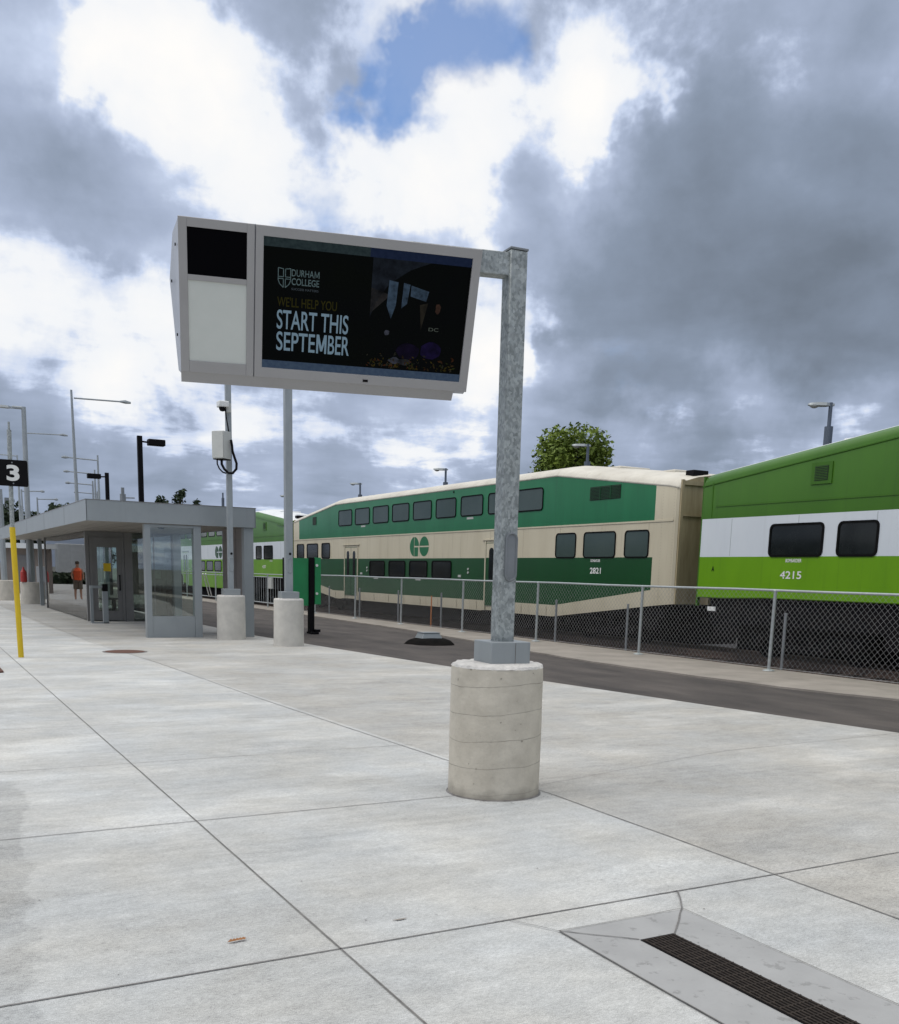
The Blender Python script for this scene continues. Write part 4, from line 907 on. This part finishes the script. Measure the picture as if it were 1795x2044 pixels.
# vent box with black sandbags
vb = thing('vent_box', 'low grey metal box with sloping sides on the asphalt path', 'metal box', (10.9, 20.9, 0))
mb = MB(); b = len(mb.v); mb.v += [(-.34, -.25, 0), (.34, -.25, 0), (.34, .25, 0), (-.34, .25, 0), (-.25, -.18, .2), (.25, -.18, .2), (.25, .18, .2), (-.25, .18, .2)]
for q in ((0, 1, 5, 4), (1, 2, 6, 5), (2, 3, 7, 6), (3, 0, 4, 7), (4, 5, 6, 7), (0, 3, 2, 1)): mb.face(q)
mb.build('case', 'alu', vb, bevel=.006, loc=(0, 0, .05)); MB().box(-.27, .27, -.20, .20, .252, .265).build('lid', 'alu', vb); vb.scale = (.85, .85, .9)
tg = MB(); n = 28
for ri, (rf, z) in enumerate(((1, -.03), (.85, .05), (.6, .10), (.05, .11))):
    for k in range(n): a = 2 * math.pi * k / n; j = 1 + .18 * mnoise.noise(Vector((math.cos(a) * 2, math.sin(a) * 2, 1))); tg.v.append((0.60 * rf * j * math.cos(a), .60 * rf * j * math.sin(a), z))
for i in range(3):
    for k in range(n): tg.face((i * n + k, i * n + (k + 1) % n, (i + 1) * n + (k + 1) % n, (i + 1) * n + k))
o = tg.build('asphalt_mound', 'tarp'); o.location = (10.9, 20.8, 0); tag(o, 'low black mound of asphalt spread under the grey metal box', 'mound')

# ------------------------------------------------------------------ shelter
sh = thing('platform_shelter', 'grey steel and glass waiting shelter with flat overhanging roof', 'shelter', (5.5, 32, 0)); so_ = (-5.5, -32, 0)
RX0, RX1, RY0, RY1 = 3.6, 7.40, 23.2, 45.2
rf = MB(); rf.box(RX0 + .01, RX1 - .01, RY0 + .01, RY1 - .01, 2.62, 2.98); roof = rf.build('roof', 'alu', sh, loc=so_)
t = MB(); t.box(RX0, RX1, RY0 - .012, RY0 + .01, 2.575, 3.02).box(RX0 - .012, RX0 + .01, RY0 - .012, RY1, 2.575, 3.02).box(RX1 - .01, RX1 + .012, RY0 - .012, RY1, 2.575, 3.02); t.build('fascia', 'alu', roof)
t = MB(); t.box(RX0 - .02, RX1 + .02, RY0 - .02, RY1 + .02, 3.02, 3.035); t.build('flashing', 'alu_dark', roof)
t = MB()
for k in range(9): x = RX0 + .05 + k * .41; t.box(x, x + .395, RY0 + .02, RY1 - .02, 2.585, 2.618)
t.build('soffit', 'soffit', roof)
t = MB(); t.box(RX0 - .0145, RX0 - .010, 26.5, 26.51, 2.6, 3.0).box(RX0 - .0145, RX0 - .010, 30.5, 30.51, 2.6, 3.0).box(RX0 - .0145, RX0 - .010, 35, 35.01, 2.6, 3.0); t.build('fascia_seam', 'joint', roof)
# front frame
fp = MB(); fp.box(4.84, 4.97, 23.25, 23.45, 0, 2.56).box(5.95, 6.12, 23.25, 23.45, 0, 2.56).box(4.97, 5.95, 23.25, 23.45, 2.50, 2.56).box(4.97, 5.95, 23.27, 23.43, 0, .49); ffr = fp.build('front_frame', 'alu', sh, loc=so_, bevel=.004)
t = MB().box(4.97, 5.95, 23.34, 23.35, .50, 2.5); t.build('glass_pane', 'pane', ffr)
# right column with the clad return wall
MB().box(7.14, 7.37, 23.25, 23.45, 0, 2.575).build('column', 'alu', sh, loc=so_, bevel=.004)
MB().box(7.15, 7.25, 23.46, 25.1, 0, 2.575).build('return_wall', 'brownsteel', sh, loc=so_)
t = MB().box(7.142, 7.149, 23.46, 25.1, 1.30, 1.305).box(7.142, 7.149, 23.46, 25.1, 2.30, 2.305).box(7.142, 7.149, 23.95, 23.955, 0, 2.57); t.build('cladding_seam', 'joint', sh, loc=so_)
# room behind
GX0, GX1, GY0, GY1 = 4.66, 7.36, 30.5, 40.0
for x0, x1, y0, y1 in ((GX0, GX0 + .1, GY0, GY0 + .12), (GX0, GX0 + .08, GY1 - .08, GY1), (GX1 - .1, GX1, GY1 - .1, GY1), (5.75, 5.97, GY0 - .02, GY0 + .12), (6.60, 6.63, GY0 + .02, GY0 + .08)): MB().box(x0, x1, y0, y1, 0, 2.58).build('mullion', 'alu_dark', sh, loc=so_)
MB().box(GX1 - .2, GX1 + .02, GY0 - .12, GY0 + .12, 0, 2.58).build('column', 'alu', sh, loc=so_)
MB().box(4.76, 5.75, GY0 + .01, GY0 + .1, 2.42, 2.58).build('door_header', 'alu_dark', sh, loc=so_)
for a in ((GX0 + .03, GX0 + .042, GY0 + .12, 33.6, .02, 2.57), (GX0 + .03, GX0 + .042, 33.61, 36.8, .02, 2.57), (GX0 + .03, GX0 + .042, 36.81, GY1 - .08, .02, 2.57), (5.97, 6.60, GY0 + .05, GY0 + .062, .05, 2.56), (6.63, 7.16, GY0 + .05, GY0 + .062, .05, 2.56), (GX1 - .05, GX1 - .04, GY0 + .12, GY1 - .1, .05, 2.56)):
    MB().box(*a).build('glass_wall', 'pane', sh, loc=so_, smooth=False)
MB().box(GX0 + .08, GX1 - .1, GY1 - .05, GY1 - .04, 0, 2.57).build('glass_wall', 'pane', sh, loc=so_, smooth=False)
MB().box(5.95, 6.03, GY1 - .08, GY1, 0, 2.57).build('mullion', 'alu_dark', sh, loc=so_)
# door: frame, leaf with glass, push bar
dm = MB().box(4.77, 4.85, GY0 - .02, GY0 + .06, .02, 2.42).box(5.66, 5.74, GY0 - .02, GY0 + .06, .02, 2.42).box(4.85, 5.66, GY0 - .02, GY0 + .06, 2.30, 2.42).box(4.85, 4.98, GY0, GY0 + .05, .03, 2.30).box(5.53, 5.66, GY0, GY0 + .05, .03, 2.30).box(4.98, 5.53, GY0, GY0 + .05, .03, .30).box(4.98, 5.53, GY0, GY0 + .05, 2.14, 2.30)
dor = dm.build('door', 'alu_dark', sh, loc=so_)
MB().box(4.98, 5.53, GY0 + .02, GY0 + .03, .30, 2.14).build('door_glass', 'pane', dor)
MB().tube([(5.59, GY0 - .07, .9), (5.59, GY0 - .07, 1.35)], .018, 8).box(5.57, 5.61, GY0 - .07, GY0, .90, .93).box(5.57, 5.61, GY0 - .07, GY0, 1.32, 1.35).build('door_handle', 'black', dor)
MB().box(5.15, 5.36, GY0 + .012, GY0 + .018, 1.45, 1.68).build('notice', 'yellow', dor)
# guard rail with button by the door
gd = MB().box(4.60, 4.68, 29.55, 29.63, 0, 1.05).box(4.90, 5.04, 29.3, 29.42, 0, .98).box(4.60, 5.0, 29.34, 29.40, .98, 1.05).box(4.58, 5.05, 29.3, 29.65, 0, .025); gdo = gd.build('door_guard', 'alu', sh, loc=so_)
MB().box(4.90, 5.04, 29.28, 29.42, .90, 1.10).build('push_button', 'black', gdo)
# things in the room: dark pillar with intercom, bench, bins
pi_ = thing('ticket_machine', 'dark upright machine with small lit label inside the shelter', 'ticket machine', (7.02, 32.2, 0))
MB().box(-.28, .25, -.2, .2, 0, 2.05).build('case', 'alu_dark', pi_); MB().box(-.06, .10, -.215, -.20, 1.25, 1.5).build('label_plate', 'plasticwhite', pi_); MB().box(-.10, .14, -.24, -.20, .85, 1.05).build('card_slot', 'black', pi_)
MB().box(-.15, .2, -.21, -.20, 1.65, 1.85).build('screen', 'rust', pi_)
bn = thing('waiting_bench', 'dark bench along the back of the glass shelter', 'bench', (5.9, 37, 0)); MB().box(-.8, .8, -.25, .25, .42, .48).build('seat', 'brownsteel', bn); MB().box(-.7, -.62, -.2, .2, 0, .42).build('leg', 'black', bn); MB().box(.62, .7, -.2, .2, 0, .42).build('leg', 'black', bn)
ib = MB().box(5.2, 6.3, 38.6, 38.9, .4, 1.7); o = ib.build('info_board', 'blue'); tag(o, 'blue and pale information panel seen through the shelter door', 'panel')
dl = MB().lathe((5.45, 24.3, 2.50), [(.05, 0), (.09, .03), (.10, .085)], 16); o = dl.build('ceiling_camera', 'black'); tag(o, 'small black dome camera under the shelter roof above the front frame', 'security camera')
for y in (42.2, 44.9):
    MB().box(4.70, 4.84, y, y + .14, 0, 2.58).build('column', 'alu', sh, loc=so_); MB().box(7.2, 7.34, y, y + .14, 0, 2.58).build('column', 'alu', sh, loc=so_)
MB().box(6.2, 7.2, 44.95, 45.0, 0, 2.5).build('end_screen', 'alu', sh, loc=so_)

# ------------------------------------------------------------------ lamps and masts
def lamp_head(mb, c, d, ln=.62, w_=.15):
    """flat cobra head reaching from c in direction d"""
    d = Vector(d).normalized(); s_ = Vector((-d.y, d.x, 0)); secs = [(0, .04, .035), (.18, .06, .045), (.30, w_ * .9, .05), (.6, w_, .05), (.9, w_ * .8, .035), (1, w_ * .4, .02)]; b = len(mb.v)
    for t, hw, hh in secs:
        p = Vector(c) + d * ln * t + Vector((0, 0, -.01 + .02 * t))
        mb.v += [tuple(p + s_ * a * hw + Vector((0, 0, z * hh))) for a, z in ((-1, -.6), (-.8, 1), (.8, 1), (1, -.6))]
    for i in range(len(secs) - 1):
        for k in range(4): k2 = (k + 1) % 4; mb.face((b + 4 * i + k, b + 4 * i + k2, b + 4 * i + 4 + k2, b + 4 * i + 4 + k))
    mb.face([b, b + 1, b + 2, b + 3][::-1]); mb.face([b + 4 * len(secs) - 4 + k for k in range(4)])
def plat_lamp(y, label):
    p = thing('platform_lamp', label, 'lamp post', (21.5, y, -.3), 'cobra head lamps behind the train')
    MB().tube([(0, 0, 0), (0, 0, 5.95)], .11, 12).build('pole', 'lampblue', p); MB().tube([(0, 0, 5.95), (0, 0, 6.55)], .05, 10).build('neck', 'lampblue', p)
    mb = MB(); lamp_head(mb, (0.08, -.05, 6.50), (-.75, .66, 0), .66, .15); h = mb.build('lamp_head', 'alu', p); MB().lathe((-.30, .27, 6.42), [(.05, 0), (.12, .04), (.13, .07)], 12).build('lamp_lens', 'lens', h)
M['lampblue'] = mat('blue_grey_pole', (.10, .12, .16), (.08, .10, .13), 4, .5, .3)
for y, lb in ((18.83, 'grey platform lamp standing alone above the leaf green coach at right'), (29.36, 'grey platform lamp in front of the round green tree'), (39.9, 'grey platform lamp just left of the display pole above the cream coach'), (49.4, 'grey platform lamp above the left shoulder of the cream coach'), (60.6, 'small grey platform lamp partly hidden behind the plain steel post'), (76, 'tiny far grey platform lamp beside the camera post')): plat_lamp(y, lb)
# lamps and masts at the left
lp = thing('station_lamp', 'tall grey lamp post with flat head on a concrete base beside the yellow post', 'lamp post', (4.55, 44, .88), 'tall grey lamps on concrete bases')
MB().tube([(0, 0, 0), (.07, 0, 6.85)], [.12, .085], 10).build('pole', 'galvf', lp); mb = MB(); mb.tube([(.09, 0, 6.8), (-.35, 0, 6.8)], .06, 8); lamp_head(mb, (-.25, 0, 6.78), (-1, 0, 0), .85, .2); mb.build('lamp_head', 'galvf', lp)
def cbase(x, y, r, h, label, group='cylindrical concrete pole bases'):
    o = MB().lathe((0, 0, 0), [(r, -.02), (r, h - .03), (r - .02, h), (.01, h)], 32).build('concrete_base', 'castc'); o.location = (x, y, 0); tag(o, label, 'concrete base', group)
cbase(4.62, 44, .47, .88, 'squat far concrete base beneath the tall lamp at the left'); cbase(4.05, 48.2, .42, .88, 'far concrete base partly hidden behind the yellow sleeve')
pp_ = MB().tube([(0, 0, 0), (-.02, 0, 3.9)], .13, 10).box(-.45, .05, -.1, .1, 1.9, 2.9); o = pp_.build('equipment_post', 'galvf'); o.location = (3.92, 48.2, .88); tag(o, 'grey post with a box behind the number 3 sign', 'post')
def mast(x, y, zt, arm_x, arm_z, label, r=.09, both=False):
    m = thing('catenary_mast', label, 'light mast', (x, y, -.3), 'slim masts with one long arm')
    MB().tube([(0, 0, 0), (-.12 if zt > 10 else 0, 0, zt + .3)], [r * 1.4, r * .6], 8).build('pole', 'galvf', m); h = arm_z + .3; dx = arm_x - x; s_ = 1 if dx > 0 else -1
    mb = MB(); mb.tube([(0, 0, h), (dx * .82, 0, h + .06)], r * .45, 6); mb.tube([(dx * .8, 0, h + .06), (dx * .9, 0, h + .07), (dx, 0, h + .05)], [r * .5, r * 1.1, r * .6], 6); mb.build('arm', 'galvf', m)
mast(8.9, 60, 11.1, 11.95, 10.68, 'tallest slim mast with its arm to the right above the shelter roof', .10)
mast(12.55, 75, 9.26, 10.15, 8.9, 'slim mast with its arm to the left, second behind the tallest one', .10)
mast(13.95, 85, 9.14, 11.6, 8.81, 'slim mast with arm ending behind the small black lamp head', .10); mast(16.2, 100, 9.44, 13.77, 9.07, 'short-looking far mast left of the small black lamp', .12); mast(19.9, 120, 9.88, 17.4, 9.6, 'farthest mast low above the shelter roof edge', .12)
mast(7.47, 75, 6.62, 8.95, 6.5, 'small far mast just left of the grey lamp pole', .09); mast(11.27, 100, 7.65, 13.07, 7.5, 'small far mast above the dark trees at the left', .11)
mast(6.2, 60, 8.75, 8.5, 8.6, 'mast hidden behind the tall lamp with its arm to the right', .07); mast(6.05, 62, 7.6, 3.2, 7.55, 'mast hidden behind the tall lamp with its arm running out of the photo', .07)
def black_lamp(x, y, zt, s_, label, ln=.72, hw=.13):
    p = thing('black_lamp', label, 'lamp post', (x, y, -.2), 'black box-head lamps'); MB().box(-.10, .10, -.10, .10, 0, zt + .2).build('pole', 'black', p)
    MB().tube([(0, 0, zt - .02), (s_ * .4, 0, zt - .04)], .04, 6).build('arm', 'black', p); a, b = sorted((s_ * .34, s_ * (.34 + ln))); MB().box(a, b, -.2, .2, zt - .16, zt + .10).build('lamp_head', 'black', p, bevel=.03)
black_lamp(9.28, 45, 7.13, 1, 'black box-head lamp post pointing right above the shelter roof'); black_lamp(10.5, 60, 6.8, -1, 'smaller black box-head lamp pointing left above the shelter roof')
o = MB().tube([(0, 0, -.3), (0, 0, 5.0)], .14, 8).tube([(0, 0, 5.0), (0, 0, 5.3)], .08, 8).tube([(0, 0, 4.83), (.55, 0, 4.85)], .03, 6).build('stub_mast', 'steel'); o.location = (9.45, 50, 0); tag(o, 'short grey mast stub with a small arm just above the roof', 'mast')
o = MB().tube([(0, 0, -.3), (0, 0, 5.1)], .07, 8).tube([(0, 0, 5.1), (0, 0, 5.35)], .04, 8).build('dark_pole', 'lampblue'); o.location = (14.3, 50, 0); tag(o, 'thin dark pole tip just right of the camera post above the roof', 'pole')
o = MB().box(-.45, .45, -.6, .6, 0, 10.7).build('chimney_tower', 'steel'); o.location = (13.2, 150, -.3); tag(o, 'distant grey square tower above the trees at the far left', 'tower')
# ------------------------------------------------------------------ buildings at the far left
bd = thing('station_building', 'low brown station building with pale flat roof beyond the shelter', 'building', (4.5, 64, 0)); bo = (-4.5, -64, 0)
MB().box(2.0, 7.2, 60, 70, -.05, 2.45).build('wall', 'brick', bd, loc=bo); MB().box(1.8, 7.4, 59.4, 70.5, 2.45, 2.72).build('roof', 'whiteroof', bd, loc=bo)
MB().box(4.2, 4.9, 59.94, 59.99, 1.65, 2.1).build('blue_sign', 'blue', bd, loc=bo); MB().box(5.5, 6.3, 59.93, 59.99, 0, 2.1).build('door', 'alu_dark', bd, loc=bo)
o = MB().box(-.5, .5, -.5, .5, 0, 1.5).box(-.42, .42, -.52, -.5, .1, .65).box(-.42, .42, -.52, -.5, .8, 1.4).build('utility_cabinet', 'steel', bevel=.03); o.location = (6.05, 50.5, 0); tag(o, 'blue-grey utility cabinet behind the far concrete bases', 'cabinet')
o = MB().lathe((0, 0, 0), [(.12, 0), (.13, .05), (.12, .40), (.05, .5), (.03, .6)], 14).build('fire_extinguisher', 'red'); o.location = (4.28, 43.75, .885); tag(o, 'small red extinguisher standing on the far concrete base', 'extinguisher')

# ------------------------------------------------------------------ trees
def tree(loc, h, rx, ry, rz, zc, nleaf, ls, label, group=None, mt='leaf', lobes=9, seed=1, kindn='tree'):
    rnd = random.Random(seed); t = thing('tree', label, 'tree', loc, group)
    tk = MB(); tk.tube([(0, 0, -.2), (.05, 0, zc * .5), (0, .05, zc), (0, 0, zc + rz * .4)], [.22, .16, .11, .03], 8)
    L_ = []
    for i in range(lobes):
        a = rnd.uniform(0, 6.28); e = rnd.uniform(-.7, 1.1); rr = rnd.uniform(.3, .62) if lobes > 12 else rnd.uniform(.4, .85); L_.append((Vector((rx * rr * math.cos(a) * math.cos(e), ry * rr * math.sin(a) * math.cos(e), zc + rz * rr * math.sin(e))), rnd.uniform(.28, .48)))
        tk.tube([(0, 0, zc * rnd.uniform(.55, .95)), tuple(L_[-1][0])], [.07, .015], 5)
    tk.build('trunk', 'bark', t); cr_ = MB(); L_.append((Vector((0, 0, zc)), .6))
    for i in range(nleaf):
        c, q = rnd.choice(L_); d = Vector((rnd.gauss(0, 1), rnd.gauss(0, 1), rnd.gauss(0, 1))).normalized() * (rnd.random() ** .45)
        p = c + Vector((d.x * rx * q, d.y * ry * q, d.z * rz * q)); 
        if mnoise.noise(p * (1.6 / max(rx, 1) * 2.2)) < -.33: continue
        u = Vector((rnd.gauss(0, 1), rnd.gauss(0, 1), rnd.gauss(0, .6))).normalized(); v = u.orthogonal().normalized(); v = (v * math.cos(rnd.random() * 6) + u.cross(v) * math.sin(rnd.random() * 6)); s_ = ls * rnd.uniform(.5, 1.3)
        cr_.poly([p - u * s_, p - v * s_ * .5, p + u * s_, p + v * s_ * .5])
    cr_.build('crown', mt, t, smooth=False)
tree((31, 43.6, -.3), 10, 2.5, 2.7, 2.2, 7.75, 15000, .13, 'round green leafy tree rising behind the cream coach', seed=4, lobes=26)
tree((30, 33.2, -.3), 7, .5, .6, .5, 6.1, 500, .1, 'small tip of a green treetop just right of the round tree', seed=9, lobes=4)
fx = [(3, 95, 7.2), (7, 110, 7.6), (10.5, 118, 7.6), (13.5, 116, 7.4), (16.2, 122, 8.2), (0, 100, 7), (19.5, 120, 6.6)]
for i, (x, y, h) in enumerate(fx): h += 1.1; tree((x, y, -.5), h, 3.1, 2.5, h * .42, h * .60, 3800, .24, ('dark distant tree behind the yellow sleeve at the far left', 'dark distant tree between the yellow post and the tall lamp', 'dark distant tree just right of the tall grey lamp pole', 'dark distant tree behind the small mast left of the roof corner', 'dark distant tree lowest above the shelter fascia', 'dark distant tree at the left edge of the photo', 'dark distant tree behind the shelter roof')[i], 'distant trees beyond the station', 'leafdark', 8, 20 + i)
for i, (x, h) in enumerate(((20.3, 8.5), (21.9, 9.3), (23.4, 8.6))): tree((x, 90, -.5), h, .85, .9, 1.2, h - 1.2, 420, .17, ('thin left treetop of three above the shelter roof', 'tallest middle treetop of three above the shelter roof', 'low right treetop of three above the shelter roof')[i], None, 'leafdark', 4, 40 + i)

# ------------------------------------------------------------------ left of the frame: what the shelter glass mirrors
vn = thing('delivery_lorry', 'white box lorry parked far off to the left of the platform', 'lorry', (-11.6, 118, -.5), rz=math.pi)
mb = MB(); mb.extr([(-6.0, -1.2, .75), (5.6, -1.2, .75), (5.6, -1.2, 1.9), (5.0, -1.2, 3.0), (3.6, -1.2, 3.1), (3.5, -1.2, 4.4), (-6.0, -1.2, 4.4)], (0, 2.4, 0)); mb.build('body', 'plasticwhite', vn, bevel=.06)
MB().extr([(5.3, -1.21, 2.0), (4.0, -1.21, 2.0), (4.0, -1.21, 2.9), (4.9, -1.21, 2.9)], (0, .01, 0)).build('window', 'glass_lo', vn)
for x in (-4.5, -3.2, 4.2): MB().tube([(x, -1.22, .5), (x, -.8, .5)], .5, 20).build('wheel', 'rubber', vn)
hd = MB(); rnd = random.Random(5)
for i in range(5000):
    p = Vector((rnd.uniform(-16, -3.5), rnd.uniform(98, 112), -.6 + rnd.random() ** .6 * 1.3)); u = Vector((rnd.gauss(0, 1), rnd.gauss(0, 1), rnd.gauss(0, 1))).normalized(); v = u.orthogonal(); hd.poly([p - u * .3, p - v * .2, p + u * .3, p + v * .2])
tag(hd.build('shrubs', 'leafdark', smooth=False), kind='stuff')
wl = thing('low_wall', 'low brown retaining wall left of the platform', 'wall', (-34, 80, 0)); MB().box(-.2, .2, -50, 70, -.6, 3.2).build('wall', 'brick', wl)
# person in an orange shirt, as mirrored in the glass
def person(loc):
    me = bpy.data.meshes.new('person')
    V = [(0, 0, .95), (0, 0, 1.15), (0, 0, 1.38), (0, 0, 1.50), (0, -.01, 1.62), (0, -.01, 1.74), (.10, 0, .90), (.12, .02, .50), (.13, 0, .10), (.14, -.12, .05), (-.10, 0, .90), (-.12, .02, .50), (-.13, 0, .10), (-.14, -.12, .05), (.19, 0, 1.40), (.26, .02, 1.15), (.24, -.10, .95), (-.19, 0, 1.40), (-.26, .02, 1.15), (-.24, -.10, .95)]
    E_ = [(0, 1), (1, 2), (2, 3), (3, 4), (4, 5), (0, 6), (6, 7), (7, 8), (8, 9), (0, 10), (10, 11), (11, 12), (12, 13), (2, 14), (14, 15), (15, 16), (2, 17), (17, 18), (18, 19)]
    me.from_pydata(V, E_, []); o = bpy.data.objects.new('person', me); col.objects.link(o); o.location = loc
    s = o.modifiers.new('skin', 'SKIN'); rad = [.15, .14, .16, .06, .085, .08, .10, .065, .045, .04, .10, .065, .045, .04, .065, .045, .035, .065, .045, .035]
    for i, r in enumerate(rad): me.skin_vertices[0].data[i].radius = (r, r)
    me.skin_vertices[0].data[0].use_root = True; o.modifiers.new('sub', 'SUBSURF').levels = 1
    me.materials.append(M['skin']); tag(o, 'person standing in orange shirt and brown shorts left of the platform', 'person')
    MB().lathe((0, 0, .92), [(.19, 0), (.18, .2), (.20, .42), (.14, .52), (.07, .57)], 20).build('shirt', 'orange', o); MB().tube([(.1, 0, .5), (.09, 0, .95)], .115, 12).tube([(-.1, 0, .5), (-.09, 0, .95)], .115, 12).build('shorts', 'khaki', o)
    MB().lathe((0, 0, 1.66), [(.09, 0), (.10, .06), (.07, .12), (.01, .14)], 14).build('hair', 'bark', o)
person((2.2, 49.5, 0))
